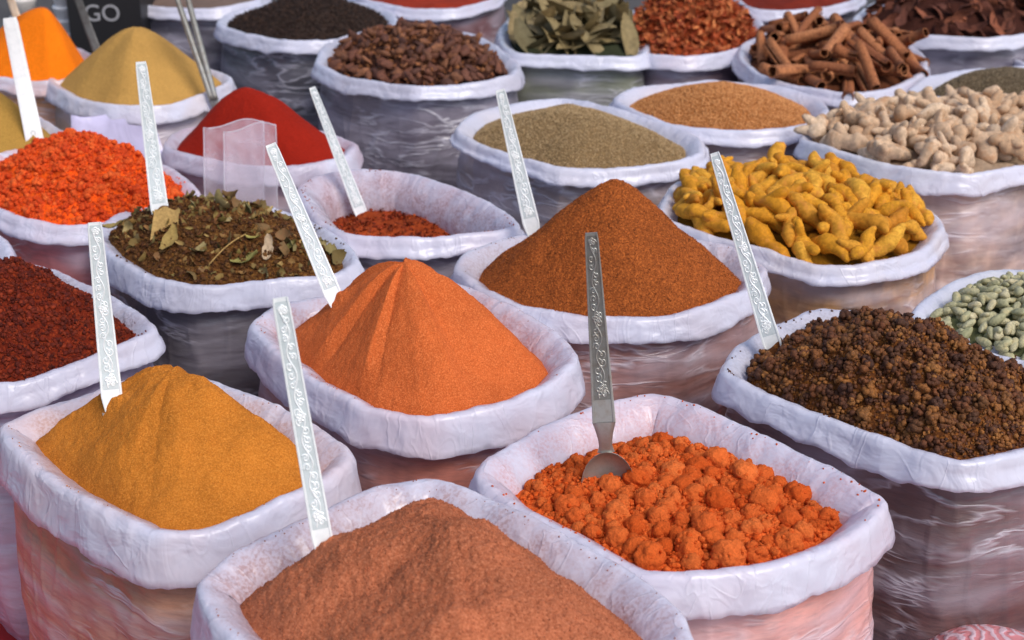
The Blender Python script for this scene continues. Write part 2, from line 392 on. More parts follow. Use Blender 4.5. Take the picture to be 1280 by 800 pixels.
def pile(h, name, meshes, mat, n, L, r, label, cat, group, yaw=None, tmax=.9, sink=0., maxtilt=.7, flat=False, extra=None, stack=3.0, steep=0, inside=False):
    """rest n countable pieces (length L, radius r, local x = long axis) on the heap, one after another"""
    g = HGrid(h, sink=sink); out = []
    for m in meshes:
        if not len(m.materials): m.materials.append(mat)
    cand = pts(h, max(n * 8, 1200), tmax); cand = cand[rng.permutation(len(cand))]; k = 0
    for p in cand:
        if k >= n: break
        sc = rng.uniform(.78, 1.2); l, rr = L * sc, r * sc
        a = rng.uniform(0, 2 * math.pi) if yaw is None else rng.normal(yaw[0], yaw[1])
        if inside:
            bad = False
            for sg in (-.46, .46):
                qx, qy = p[0] + math.cos(a) * l * sg - h.c[0], p[1] + math.sin(a) * l * sg - h.c[1]
                if math.hypot(qx, qy) > np.interp(math.atan2(qy, qx), h.th, h.rr) * 1.03: bad = True
            if bad: continue
        dx, dy = math.cos(a), math.sin(a); ts = np.linspace(-.5, .5, 7) * l * .85
        x, y = p[0] + dx * ts, p[1] + dy * ts; hz = g.get(x, y)
        sl_ = np.polyfit(ts, hz, 1)[0] if l > 2.5 * rr else 0; sl_ = np.clip(sl_ + (rng.normal(0, .12) if l > 2.5 * rr else 0), -maxtilt, maxtilt)
        if steep: sl_ += rng.uniform(-steep, steep)
        z0 = np.max(hz - sl_ * ts) if not flat else np.mean(hz - sl_ * ts) + rr
        z0 = .55 * z0 + .45 * np.mean(hz - sl_ * ts) + rr * .75
        if z0 > h.f(np.array([p[0]]), np.array([p[1]]), False)[0] + stack * r: continue
        ca = math.cos(math.atan(sl_)); X = Vector((dx * ca, dy * ca, math.sin(math.atan(sl_)))); Yv = Vector((0, 0, 1)).cross(X).normalized(); Zv = X.cross(Yv)
        M = Matrix((X, Yv, Zv)).transposed() @ Matrix.Rotation(rng.uniform(0, 2 * math.pi) if not flat else rng.normal(0, .35), 3, 'X')
        m = meshes[rng.integers(len(meshes))]
        o = bpy.data.objects.new(name, m); o.matrix_world = Matrix.Translation((p[0], p[1], z0)) @ M.to_4x4() @ Matrix.Scale(sc, 4)
        link(o); out.append(o); k += 1
        q = (p[:2] - h.c) / np.interp(math.atan2(p[1] - h.c[1], p[0] - h.c[0]), h.th, h.rr); rad = math.hypot(*q)
        if rad < .35: wh = 'near the top of the heap'
        else: wh = ('at the back', 'at the right side', 'at the front', 'at the left side')[int(((math.degrees(math.atan2(q[0], q[1])) + 45) % 360) // 90)] + (' rim' if rad > .75 else ' slope')
        yw = abs(math.sin(a)); di = '' if L < 2.6 * r else ('pointing towards the viewer' if yw > .8 else ('lying crosswise' if yw < .4 else 'lying aslant'))
        tag(o, ' '.join((('large ' if sc > 1.07 else 'small ' if sc < .9 else '') + label + ' ' + di + ' ' + wh).split()), cat, group)
        g.stamp(np.c_[x, y, z0 + sl_ * ts], rr * .9)
    return out
def hit(h, u, v, zdef=.5):
    d = ray(u, v); ks = np.linspace(1.0, 5.5, 3000); P = np.array([0, 0, CAMZ]) + ks[:, None] * d
    dx, dy = P[:, 0] - h.c[0], P[:, 1] - h.c[1]; t_ = np.arctan2(dy, dx); inside = np.hypot(dx, dy) < np.interp(t_, h.th, h.rr)
    ok = np.where(inside & (P[:, 2] < h.f(P[:, 0], P[:, 1], False)))[0]
    return P[ok[0]] if len(ok) else at_z(u, v, zdef)
# ------------------------------------------------------------------ ground
gm = N('ground_material'); gc = gm.co()
gm.set(Base_Color=gm.ramp(gm.noise(gc, 3, 6, .6), [(.3, (.035, .033, .035, 1)), (.7, (.085, .078, .075, 1))]), Roughness=.9, Normal=gm.bump(gm.noise(gc, 60, 4), .5, .01))
k = 60; V = [(-k, -k, 0), (k, -k, 0), (k, k, 0), (-k, k, 0)]
tag(obj('ground', mesh(V, [(0, 1, 2, 3)], False), gm.m), kind='structure')
# ------------------------------------------------------------------ the sacks, nearest first
c = dict(A=srgb(196, 118, 40), B=srgb(174, 100, 68), C=srgb(212, 90, 36), D=srgb(92, 52, 24), E=srgb(204, 100, 48), F=srgb(148, 77, 34), G=srgb(222, 152, 34),
         H=srgb(165, 170, 118), I=srgb(222, 190, 158), J=srgb(172, 142, 102), K=srgb(205, 140, 84), L=srgb(158, 92, 58), M=srgb(140, 122, 98), O=srgb(96, 52, 40),
         P=srgb(188, 82, 40), Q=srgb(120, 40, 25), R=srgb(140, 142, 104), T=srgb(98, 58, 44), U=srgb(52, 40, 34), X=srgb(152, 32, 16), Y=srgb(190, 146, 78),
         Z=srgb(246, 124, 14), AA=srgb(180, 138, 66), BB=srgb(240, 90, 22), CC=srgb(88, 54, 26), DD=srgb(104, 32, 14), FF=srgb(160, 66, 28))
lav = srgb(150, 148, 165); dk = srgb(62, 58, 66)
sack('A', [(6, 532), (100, 494), (215, 462), (300, 490), (375, 521), (434, 564), (405, 600), (320, 637), (240, 662), (185, 660), (110, 624), (40, 577)], .50, .064, c['A'],
     'white lined sack of ochre yellow powder, at the left in the front row', stain=.5, milky=.38, bodyc=srgb(176, 122, 88), dirn=.2)
sack('B', [(254, 726), (300, 686), (395, 644), (470, 609), (540, 601), (610, 622), (700, 670), (790, 718), (846, 765), (858, 822), (800, 890), (680, 940), (540, 955), (420, 900), (330, 830), (272, 772)], .528, .058, c['B'],
     'white lined sack of rust brown powder, nearest to the camera', stain=.6, milky=.4, bodyc=srgb(180, 110, 80))
sack('C', [(600, 590), (662, 540), (739, 510), (800, 494), (830, 494), (886, 513), (960, 548), (1040, 586), (1102, 624), (1083, 652), (1030, 684), (960, 706), (860, 716), (800, 712), (720, 672), (640, 629)], .50, .046, c['C'],
     'white lined sack of lumpy orange spice balls with a spoon standing in it', stain=.35, milky=.5, bodyc=srgb(214, 138, 116), dirn=.7, thru=.2)
sack('D', [(908, 465), (924, 432), (965, 411), (1010, 390), (1062, 387), (1130, 397), (1194, 414), (1250, 436), (1310, 462), (1380, 500), (1370, 540), (1280, 562), (1200, 575), (1120, 552), (1040, 524), (960, 492)], .495, .040, c['D'],
     'white lined sack of crumbly dark brown spice, at the right edge in front', stain=.3, milky=.26, bodyc=srgb(96, 66, 60), c2=srgb(60, 44, 46), dirn=.15)
sack('E', [(318, 404), (350, 382), (410, 369), (440, 360), (500, 350), (562, 352), (605, 367), (663, 397), (704, 423), (716, 450), (690, 474), (630, 501), (560, 517), (515, 518), (450, 503), (390, 470), (345, 434)], .49, .056, c['E'],
     'white lined sack of orange powder piled to a cone, in the middle', stain=.5, milky=.32, bodyc=srgb(178, 104, 82), dirn=.3)
sack('F', [(574, 335), (588, 314), (650, 294), (720, 286), (790, 286), (850, 296), (915, 309), (953, 335), (935, 361), (860, 390), (800, 397), (720, 393), (650, 380), (597, 358)], .485, .038, c['F'],
     'white lined sack of coarse red brown powder rising to a tall peak', stain=.4, milky=.3, bodyc=srgb(150, 98, 82), dirn=.2)
sack('CC', [(120, 291), (150, 267), (220, 254), (310, 256), (370, 268), (425, 298), (444, 326), (420, 341), (330, 351), (240, 356), (180, 341), (140, 315)], .485, .042, c['CC'],
     'white lined sack of dark brown masala with dry leaves on top', stain=.35, milky=.22, bodyc=srgb(72, 66, 66), c2=srgb(50, 46, 50), dirn=.5)
sack('DD', [(-90, 400), (-60, 360), (0, 333), (40, 330), (110, 357), (165, 386), (190, 411), (150, 432), (90, 457), (30, 476), (-30, 480), (-80, 450)], .485, .034, c['DD'],
     'white lined sack of dark maroon crumbs, cut by the left edge', stain=.55, milky=.45, bodyc=srgb(150, 140, 165))
sack('G', [(828, 264), (842, 232), (880, 219), (950, 211), (1050, 216), (1120, 241), (1165, 266), (1176, 285), (1150, 313), (1080, 331), (1020, 330), (950, 310), (880, 290), (842, 277)], .485, .032, c['G'],
     'white lined sack heaped with yellow turmeric roots', stain=.3, milky=.36, bodyc=srgb(190, 140, 82), c2=srgb(90, 70, 62), pat=26)
sack('H', [(1144, 394), (1162, 372), (1197, 351), (1242, 339), (1300, 339), (1370, 352), (1420, 390), (1380, 440), (1320, 458), (1240, 440), (1178, 414)], .505, .03, c['H'],
     'white lined sack of pale green cardamom pods at the right edge', stain=.1, milky=.5, bodyc=srgb(140, 140, 120), near=False, pat=45)
sack('FF', [(385, 255), (376, 234), (398, 217), (440, 211), (510, 216), (585, 241), (628, 263), (645, 279), (620, 287), (560, 294), (490, 297), (430, 290), (400, 274)], .485, .036, c['FF'],
     'half empty white lined sack with red flakes low inside', stain=.5, milky=.4, bodyc=srgb(110, 96, 104), inner=.22)
sack('BB', [(-40, 225), (0, 192), (60, 178), (140, 182), (212, 210), (244, 238), (222, 256), (160, 273), (90, 280), (30, 272), (-15, 254)], .485, .034, c['BB'],
     'white lined sack of bright orange red crumbly spice at the left', stain=.35, milky=.4, bodyc=srgb(190, 88, 80), near=True)
sack('I', [(1004, 172), (1030, 151), (1090, 136), (1170, 129), (1260, 129), (1350, 141), (1400, 165), (1350, 192), (1280, 207), (1210, 216), (1150, 212), (1080, 197)], .49, .040, c['I'],
     'white lined sack heaped with pale dried ginger roots', stain=.08, milky=.32, bodyc=srgb(190, 160, 142), c2=srgb(96, 84, 88), pat=22)
sack('J', [(573, 160), (595, 142), (650, 127), (704, 121), (745, 130), (830, 153), (872, 172), (876, 190), (850, 200), (780, 209), (700, 209), (640, 193), (590, 175)], .485, .030, c['J'],
     'white lined sack of fine greenish tan seeds behind the red brown peak', stain=.05, milky=.4, bodyc=srgb(140, 122, 116))
sack('X', [(207, 181), (225, 163), (290, 147), (350, 146), (400, 163), (443, 179), (428, 196), (370, 207), (290, 203), (230, 191)], .485, .042, c['X'],
     'white lined sack of deep red chilli powder', stain=.45, milky=.6, bodyc=srgb(200, 150, 140), thru=.7, near=False, stainlow=.12)
sack('K', [(770, 122), (800, 109), (880, 101), (960, 106), (1020, 120), (1033, 138), (1010, 155), (940, 163), (860, 159), (802, 143)], .485, .030, c['K'],
     'white lined sack of light orange brown seeds', stain=.05, milky=.4, bodyc=srgb(140, 116, 110), near=False)
sack('M', [(1136, 112), (1160, 97), (1200, 89), (1280, 83), (1360, 90), (1400, 110), (1350, 128), (1280, 129), (1200, 121), (1155, 119)], .485, .034, c['M'],
     'white lined sack of grey brown cumin seeds at the right edge', stain=.05, milky=.4, bodyc=srgb(120, 112, 112), near=False)
sack('L', [(926, 72), (930, 54), (960, 44), (1040, 40), (1110, 46), (1148, 62), (1156, 86), (1120, 108), (1060, 116), (1000, 107), (952, 93)], .485, .036, c['L'],
     'white lined sack heaped with cinnamon sticks', stain=.08, milky=.35, bodyc=srgb(110, 84, 80), near=False, pat=18)
sack('Y', [(62, 100), (75, 89), (130, 79), (220, 80), (265, 86), (288, 98), (265, 114), (200, 131), (140, 131), (90, 119)], .485, .040, c['Y'],
     'white lined sack of tan powder piled to a cone', stain=.35, milky=.5, bodyc=srgb(190, 160, 130), thru=.4, near=False)
sack('T', [(397, 76), (408, 57), (440, 42), (520, 30), (600, 46), (645, 78), (640, 92), (600, 101), (520, 108), (440, 96), (408, 84)], .49, .036, c['T'],
     'white lined sack heaped with dark brown dried pods', stain=.15, milky=.34, bodyc=srgb(92, 84, 96), c2=srgb(56, 50, 60), dirn=1.2, thru=.4)
sack('Z', [(-60, 80), (-40, 56), (20, 46), (90, 56), (118, 73), (110, 92), (60, 101), (0, 96), (-40, 91)], .485, .036, c['Z'],
     'white lined sack of bright orange powder, cut by the left edge', stain=.6, milky=.4, bodyc=srgb(225, 150, 80), thru=.7, near=False, stainlow=.3)
sack('AA', [(-120, 165), (-80, 141), (0, 131), (40, 143), (82, 166), (84, 182), (40, 191), (-40, 191)], .485, .034, c['AA'],
     'white lined sack of khaki tan powder, mostly outside the left edge', stain=.4, milky=.5, bodyc=srgb(190, 160, 120), near=False)
sack('R', [(630, 56), (627, 37), (650, 12), (720, 2), (790, 16), (808, 45), (806, 66), (780, 70), (700, 69), (648, 67)], .485, .034, c['R'],
     'white lined sack stuffed with grey green bay leaves', stain=.05, milky=.3, bodyc=srgb(112, 116, 92), c2=srgb(50, 54, 48), near=False, pat=14)
sack('P', [(786, 56), (777, 36), (792, 12), (850, -3), (910, 2), (948, 23), (953, 45), (920, 61), (860, 70), (815, 68)], .48, .036, c['P'],
     'white lined sack of reddish orange dried petals behind the brown seeds', stain=.1, milky=.4, bodyc=srgb(110, 84, 90), near=False)
sack('U', [(274, 30), (287, 16), (340, 4), (400, -3), (460, 4), (488, 16), (494, 29), (470, 40), (420, 48), (360, 50), (312, 42)], .485, .034, c['U'],
     'white lined sack of blackish brown cloves at the top', stain=.08, milky=.32, bodyc=srgb(62, 62, 70), c2=srgb(40, 40, 48), near=False)
sack('V', [(134, -20), (150, -40), (230, -52), (310, -42), (332, -18), (320, 0), (270, 10), (210, 9), (155, 1)], .485, .034, srgb(120, 100, 90),
     'white rimmed sack cut by the top edge beside the cloves', stain=.05, milky=.3, bodyc=srgb(66, 64, 76), c2=srgb(40, 40, 48), near=False)
sack('W', [(432, -20), (460, -45), (530, -55), (600, -45), (630, -22), (615, -2), (570, 10), (510, 9), (455, -2)], .485, .030, srgb(150, 50, 30),
     'white rimmed sack with a strip of red spice, cut by the top edge', stain=.1, milky=.3, bodyc=srgb(110, 60, 56), near=False)
sack('Q', [(905, -18), (930, -38), (990, -45), (1050, -36), (1078, -14), (1060, 2), (1000, 12), (940, 10)], .485, .030, c['Q'],
     'white rimmed sack at the top edge behind the cinnamon', stain=.1, milky=.3, bodyc=srgb(80, 66, 80), near=False)
sack('O', [(1068, 24), (1092, 4), (1150, -11), (1240, -13), (1320, -2), (1342, 20), (1300, 40), (1230, 47), (1160, 43), (1095, 36)], .485, .034, c['O'],
     'white lined sack of dark dried bark pieces at the top right', stain=.05, milky=.34, bodyc=srgb(82, 74, 90), near=False)
sack('EE', [(-110, 320), (-80, 290), (-30, 284), (4, 300), (12, 318), (-10, 334), (-60, 338)], .475, .05, srgb(150, 110, 100),
     'white sack rim barely showing at the left edge', stain=.1, milky=.5, near=False)
sack('GG', [(1262, 68), (1275, 58), (1330, 52), (1390, 60), (1400, 74), (1340, 84), (1290, 82)], .42, .05, srgb(150, 140, 140),
     'plain white sack rim at the right edge above the cumin', stain=.0, milky=.6, near=False)
# ------------------------------------------------------------------ powders
heap('A', (214, 460), r=.38, e=.024, off=-.032, eback=.016, dy=.035, noise=(.0055, 15), ridges=(4, .009), res=(300, 130), seed=1)
heap_obj(ALL['A'].heap, 'powder_heap', m_powder('ochre_powder', c['A'], 1.2, .3, srgb(208, 136, 58), gb=.6), 'smooth ochre yellow powder piled to a blunt peak', 'spice')
heap('B', (560, 655), r=.7, e=.026, off=-.032, eback=.008, dy=.03, noise=(.012, 8), fine=.003, res=(360, 170), seed=2, worley=(.008, 11), ridges=(5, .007))
heap_obj(ALL['B'].heap, 'powder_heap', m_powder('rust_powder', c['B'], 1.1, .45, srgb(196, 126, 92), gb=.6), 'rust brown powder in the nearest sack, uneven and softly mounded', 'spice')
heap('E', (505, 329), r=.27, e=.026, off=-.034, eback=.008, dy=.0, noise=(.0032, 16), ridges=(7, .017), res=(360, 140), seed=3)
heap_obj(ALL['E'].heap, 'powder_heap', m_powder('orange_powder', c['E'], 1.2, .2, srgb(222, 128, 74), gb=.5), 'orange powder cone with raked ridges down its side', 'spice')
heap('F', (770, 224), r=.09, e=.024, off=-.030, eback=.006, dy=.0, noise=(.0055, 13), res=(300, 130), seed=4, fine=.002)
heap_obj(ALL['F'].heap, 'powder_heap', m_powder('red_brown_powder', c['F'], .8, .25, srgb(196, 108, 48)), 'tall pointed peak of coarse red brown powder', 'spice')
heap('X', (308, 109), r=.28, e=.010, noise=(.0035, 10), seed=5)
heap_obj(ALL['X'].heap, 'powder_heap', m_powder('chilli_powder', c['X'], 1, .12), 'deep red chilli powder in a smooth cone', 'spice')
heap('Y', (170, 34), r=.28, e=.010, noise=(.002, 9), ridges=(5, .006), seed=6)
heap_obj(ALL['Y'].heap, 'powder_heap', m_powder('tan_powder', c['Y'], 1, .15), 'tan powder cone behind the red chilli powder', 'spice')
heap('Z', (55, 10), r=.28, e=.010, noise=(.002, 9), seed=7)
heap_obj(ALL['Z'].heap, 'powder_heap', m_powder('bright_orange_powder', c['Z'], 1, .12), 'bright orange powder cone at the top left', 'spice')
heap('AA', (-20, 108), r=.3, e=.010, noise=(.002, 9), seed=8)
heap_obj(ALL['AA'].heap, 'powder_heap', m_powder('khaki_powder', c['AA'], 1, .12), 'khaki powder slope at the left edge behind the orange crumbs', 'spice')
for kk, lb in (('V', 'brown spice in the sack beside the cloves at the top edge'), ('W', 'red spice strip at the top edge'), ('Q', 'dark red spice at the top edge behind the cinnamon'), ('EE', 'spice in the sack barely showing at the left edge'), ('GG', 'pale spice in the plain sack at the right edge')):
    s_ = ALL[kk]; heap(kk, (s_.C[0] * 0 + 640, 0), r=.9, e=.02, noise=(.004, 20), top=s_.H + .0, res=(120, 40)) if False else None
    a_ = s_.C; d_ = a_[1]
    u_ = 640 + FPX * a_[0] / (d_ * cp - (s_.H - CAMZ) * sp); f_ = (s_.H - CAMZ); v_ = 400 - FPX * (d_ * sp + f_ * cp) / (d_ * cp - f_ * sp)
    heap(kk, (u_, v_), r=.9, e=.012, noise=(.004, 20), top=s_.H + .01, res=(120, 40), seed=11)
    heap_obj(s_.heap, 'powder_heap', m_powder('far_spice', s_.c, .6, .3), lb, 'spice')
# loose grains on the coarser powders
I0 = ico(1); I0s = (I0[0][:], I0[1]); O = np.array([(1, 0, 0), (-1, 0, 0), (0, 1, 0), (0, -1, 0), (0, 0, 1), (0, 0, -1)], float); OF = np.array([(0, 2, 4), (2, 1, 4), (1, 3, 4), (3, 0, 4), (2, 0, 5), (1, 2, 5), (3, 1, 5), (0, 3, 5)])
octa = [(O * (1, .8, .7), OF)]
for kk, n_, sz, cols in (('F', 26000, (.0007, .0017), [mul(c['F'], .5), c['F'], mul(c['F'], 1.2), srgb(200, 116, 52)]), ('B', 16000, (.0005, .0016), [mul(c['B'], .8), c['B'], mul(c['B'], 1.2)]),
                         ('E', 12000, (.0004, .001), [mul(c['E'], .88), c['E'], mul(c['E'], 1.06)]), ('A', 12000, (.0004, .0010), [mul(c['A'], .85), c['A'], mul(c['A'], 1.15)])):
    stuffing(ALL[kk].heap, 'grains', octa, n_, sz, m_pieces('grains_' + kk, cols, .95, .1), lift=.1)
def flake(seed, l=1., wd=.55, curl=.5, nx=4, jag=0.):
    g = np.random.default_rng(seed); V = []; F = []
    for i in range(nx + 1):
        t = i / nx; ww = wd * math.sin(math.pi * (.12 + .80 * t)) * (1 + jag * g.normal())
        for j in (-1, 0, 1): V.append((l * (t - .5), ww * j * .5, curl * (t - .5) ** 2 * l * 2 + (.18 * wd if j else 0) + jag * .1 * g.normal()))
    for i in range(nx):
        for j in (0, 1): a = i * 3 + j; F.append([a, a + 3, a + 4, a + 1])
    return np.array(V) * 2, tri(F)
# ------------------------------------------------------------------ crumbly spices
def cluster(k, n=9, sub=0):
    g = np.random.default_rng(k); P = []
    for i in range(n):
        V, F = lump(1, .5, 1.2, k * 20 + i); d = g.normal(size=3); d /= np.linalg.norm(d); r_ = g.uniform(.35, .6); P.append((V * r_ * (1, g.uniform(.7, 1), g.uniform(.7, 1)) + d * g.uniform(.4, .75), [list(f) for f in F]))
    V, F = join(P); return V, np.array(F)
cr = [cluster(k, 10) for k in range(6)]; cr1 = [lump(1, .6, 1.4, k + 20) for k in range(6)] + [cluster(k + 50, 3) for k in range(3)]
heap('D', (1086, 420), r=1.1, e=.020, off=-.028, eback=.0, noise=(.017, 12), worley=(.017, 22), fine=.003, res=(320, 140), seed=12)
heap_obj(ALL['D'].heap, 'crumb_heap', m_powder('dark_crumb_bed', c['D'], .5, .4, srgb(150, 92, 36)), 'dark brown crumbly spice flecked with gold, heaped high', 'spice')
mD = m_pieces('dark_crumbs', [srgb(70, 40, 24), srgb(110, 62, 32), srgb(150, 94, 40), srgb(78, 42, 24), srgb(160, 104, 48), srgb(66, 36, 22), srgb(116, 66, 32)], .7, .5, 300, .35)
stuffing(ALL['D'].heap, 'crumbs', cr1, 17000, lambda k: .0010 + .0034 * rng.random(k) ** 2.0, mD, False, lift=.35)
stuffing(ALL['D'].heap, 'clumps', cr, 2400, lambda k: .0040 + .0080 * rng.random(k) ** 1.6, mD, False, lift=.35)
stuffing(ALL['D'].heap, 'flakes', [flake(k, 1, .7, .7, 3, .3) for k in range(5)], 5000, (.0014, .0034), mD, lift=.8)
heap('DD', (10, 335), r=.8, e=.02, eback=.0, noise=(.008, 14), worley=(.008, 30), fine=.003, res=(220, 100), seed=13)
heap_obj(ALL['DD'].heap, 'crumb_heap', m_powder('maroon_bed', c['DD'], .5, .35, srgb(140, 56, 24)), 'dark maroon crumbly spice sloping down at the left edge', 'spice')
stuffing(ALL['DD'].heap, 'crumbs', cr1 + cr, 12000, lambda k: .0012 + .0034 * rng.random(k) ** 2.2, m_pieces('maroon_crumbs', [srgb(80, 22, 10), srgb(116, 36, 15), srgb(70, 20, 10), srgb(148, 54, 22), srgb(96, 32, 14)], .8, .5, 300, .25), False, lift=.3)
heap('BB', (125, 186), r=.9, e=.010, eback=.0, noise=(.009, 14), worley=(.010, 28), fine=.002, res=(220, 100), seed=14)
heap_obj(ALL['BB'].heap, 'crumb_heap', m_powder('orange_red_bed', c['BB'], .6, .25), 'bright orange red crumbs heaped at the left', 'spice')
stuffing(ALL['BB'].heap, 'crumbs', cr + cr1, 9000, lambda k: .0016 + .0055 * rng.random(k) ** 2.6, m_pieces('orange_red_crumbs', [srgb(206, 66, 22), srgb(228, 86, 30), srgb(216, 76, 24), srgb(236, 108, 46)], .9, .4, 200), lift=.3)
stuffing(ALL['BB'].heap, 'clumps', cr, 420, lambda k: .007 + .008 * rng.random(k), m_pieces('orange_red_clumps', [srgb(206, 66, 22), srgb(228, 86, 30), srgb(236, 104, 44)], .9, .6, 200), lift=.15)
heap('CC', (255, 262), r=1.6, e=.010, eback=.0, noise=(.007, 12), worley=(.008, 26), fine=.003, res=(240, 100), seed=15, dy=.02)
heap_obj(ALL['CC'].heap, 'masala_heap', m_powder('masala_bed', c['CC'], .5, .4, srgb(130, 92, 40)), 'dark brown masala crumbs mixed with leaf scraps', 'spice')
stuffing(ALL['CC'].heap, 'crumbs', cr1 + cr, 12000, lambda k: .0012 + .0036 * rng.random(k) ** 2.4, m_pieces('masala_crumbs', [srgb(70, 40, 18), srgb(104, 62, 26), srgb(60, 36, 18), srgb(132, 90, 44), srgb(88, 48, 22)], .8, .5, 300, .25), False, lift=.3)
# FF: flakes low in the sack
heap('FF', (505, 262), r=1.5, e=.085, noise=(.006, 14), res=(160, 60), seed=16, off=-.018, top=.425)
heap_obj(ALL['FF'].heap, 'flake_heap', m_powder('flake_bed', c['FF'], .5, .4), 'red chilli flakes low in the half empty sack', 'spice')
fl = [flake(k, 1, .6, .6, 3, .2) for k in range(6)]
stuffing(ALL['FF'].heap, 'flakes', fl, 5200, (.002, .0055), m_pieces('red_flakes', [srgb(120, 40, 18), srgb(170, 66, 28), srgb(96, 34, 18), srgb(196, 92, 40)], .8, .3, 300), lift=.4)
# ------------------------------------------------------------------ seeds
seed_ = [(I0[0] * (1, .42, .42), I0[1])]; rseed = [(I0[0] * (1, .75, .7), I0[1])]
def seeds(kk, apex, r, n, sz, cols, lab, shape, top=None, dy=0, name='seed_heap'):
    h = heap(kk, apex, r=r, e=.022, off=-.028, noise=(.003, 10), res=(160, 60), seed=ord(kk[0]), top=top, dy=dy)
    heap_obj(h, name, m_powder('seed_bed_' + kk, mul(cols[0], .8), .5, .4, cols[-1]), lab, 'spice')
    stuffing(h, 'seeds', shape, n, sz, m_pieces('seeds_' + kk, cols, .7, .2, 300), lift=.3)
seeds('J', (724, 142), 1.6, 20000, (.0018, .0028), [srgb(140, 112, 76), srgb(180, 150, 108), srgb(200, 172, 128), srgb(154, 128, 88)], 'fine greenish tan fennel like seeds levelled just over the rim', seed_)
seeds('K', (900, 107), 1.3, 14000, (.0020, .0029), [srgb(170, 106, 56), srgb(208, 142, 84), srgb(222, 160, 100), srgb(186, 120, 66)], 'light orange brown round seeds gently domed', rseed)
seeds('M', (1245, 88), 1.3, 12000, (.0020, .0031), [srgb(100, 84, 64), srgb(140, 122, 96), srgb(160, 142, 114), srgb(112, 98, 76)], 'grey brown cumin seeds domed at the right edge', seed_)
# ------------------------------------------------------------------ lumpy orange balls
h = heap('C', (835, 575), r=1.6, e=.034, eback=.014, noise=(.006, 12), worley=(.007, 26), fine=.002, res=(320, 140), seed=21, top=.478, off=-.038)
mC = m_powder('orange_ball_powder', c['C'], .7, .3, srgb(240, 130, 60))
heap_obj(h, 'spice_bed', mC, 'loose orange crumbs under the round lumps', 'spice')
mCl = m_pieces('orange_lumps', [srgb(204, 80, 28), srgb(220, 98, 40), srgb(228, 112, 52), srgb(210, 88, 34)], .95, .9, 260, .1, dark=.4)
stuffing(h, 'crumbs', cr1, 11000, lambda k: .0012 + .0040 * rng.random(k) ** 2.5, mCl, lift=.35)
lm = []; mLp = m_pieces('ball_skin', [srgb(208, 88, 34), srgb(222, 104, 46), srgb(230, 118, 58), srgb(214, 94, 40)], .95, 1., 5, .1, dark=.35)
for k in range(9):
    V, F = lump(4, .22, 1.1, k + 40); g_ = np.random.default_rng(k); B_ = g_.normal(size=(15 + 2 * k, 3)); B_ /= np.linalg.norm(B_, axis=1)[:, None]
    U_ = V / np.linalg.norm(V, axis=1)[:, None]; dm = np.sqrt(np.maximum(2 - 2 * (U_ @ B_.T).max(1), 0)); V = V * (.85 + .30 * np.sqrt(np.clip(1 - (dm / .62) ** 2, 0, 1)))[:, None]
    d_ = .06 * np.abs(pn(V * 2.6 + k))[:, None] + .12 * pn(V * 5.5 + k)[:, None] + .09 * pn(V * 12 + k)[:, None]; lm.append(mesh((V * (1 + d_)) * (1, .95, .88), F))
for m_ in lm: m_.materials.append(mLp)
gC = HGrid(h); cand = pts(h, 4000, .95); placed = []; cnt = 0
sizes = np.concatenate([rng.uniform(.0150, .0185, 12), rng.uniform(.0095, .0140, 60), rng.uniform(.0045, .0090, 225)])
for r_ in sizes:
    for _ in range(60):
        p = cand[rng.integers(len(cand))]
        bias = (p[0] - h.c[0]) * 2.2 - (p[1] - h.c[1]) * 2.6          # the big lumps lie towards the front right
        if rng.random() > 1 / (1 + math.exp(-(bias * 12 + .8 - (r_ - .005) * 260))): continue
        if all(np.hypot(p[0] - q[0], p[1] - q[1]) > (r_ + q[3]) * .80 for q in placed): break
    else: continue
    z = gC.get(np.array([p[0]]), np.array([p[1]]))[0] + r_ * .45
    placed.append((p[0], p[1], z, r_))
    o = bpy.data.objects.new('spice_lump', lm[rng.integers(len(lm))]); o.location = (p[0], p[1], z); o.rotation_euler = tuple(rng.uniform(0, 6.28, 3)); o.scale = (r_,) * 3; link(o)
    gC.stamp([(p[0], p[1], z)], r_ * .95)
    big = r_ > .0148
    tag(o, ('large' if big else 'middling' if r_ > .0092 else 'small') + ' round orange spice lump ' + where(h, p), 'spice lump',
        'large orange spice lumps' if big else ('middling orange spice lumps' if r_ > .0092 else 'small orange spice lumps'))
k_ = 9000; P = pts(h, k_, .97); P[:, 2] = gC.get(P[:, 0], P[:, 1]); sc_ = (.0009 + .0030 * rng.random(len(P)) ** 2.6)[:, None]; P[:, 2] += sc_[:, 0] * .1
V, F, T = scatter(cr1, P - h.origin, rotm(len(P)), np.broadcast_to(sc_, (len(P), 3))); obj('loose_crumbs', mesh(V, F, attrs={'tint': T}), mCl, h.o)['kind'] = 'stuff'
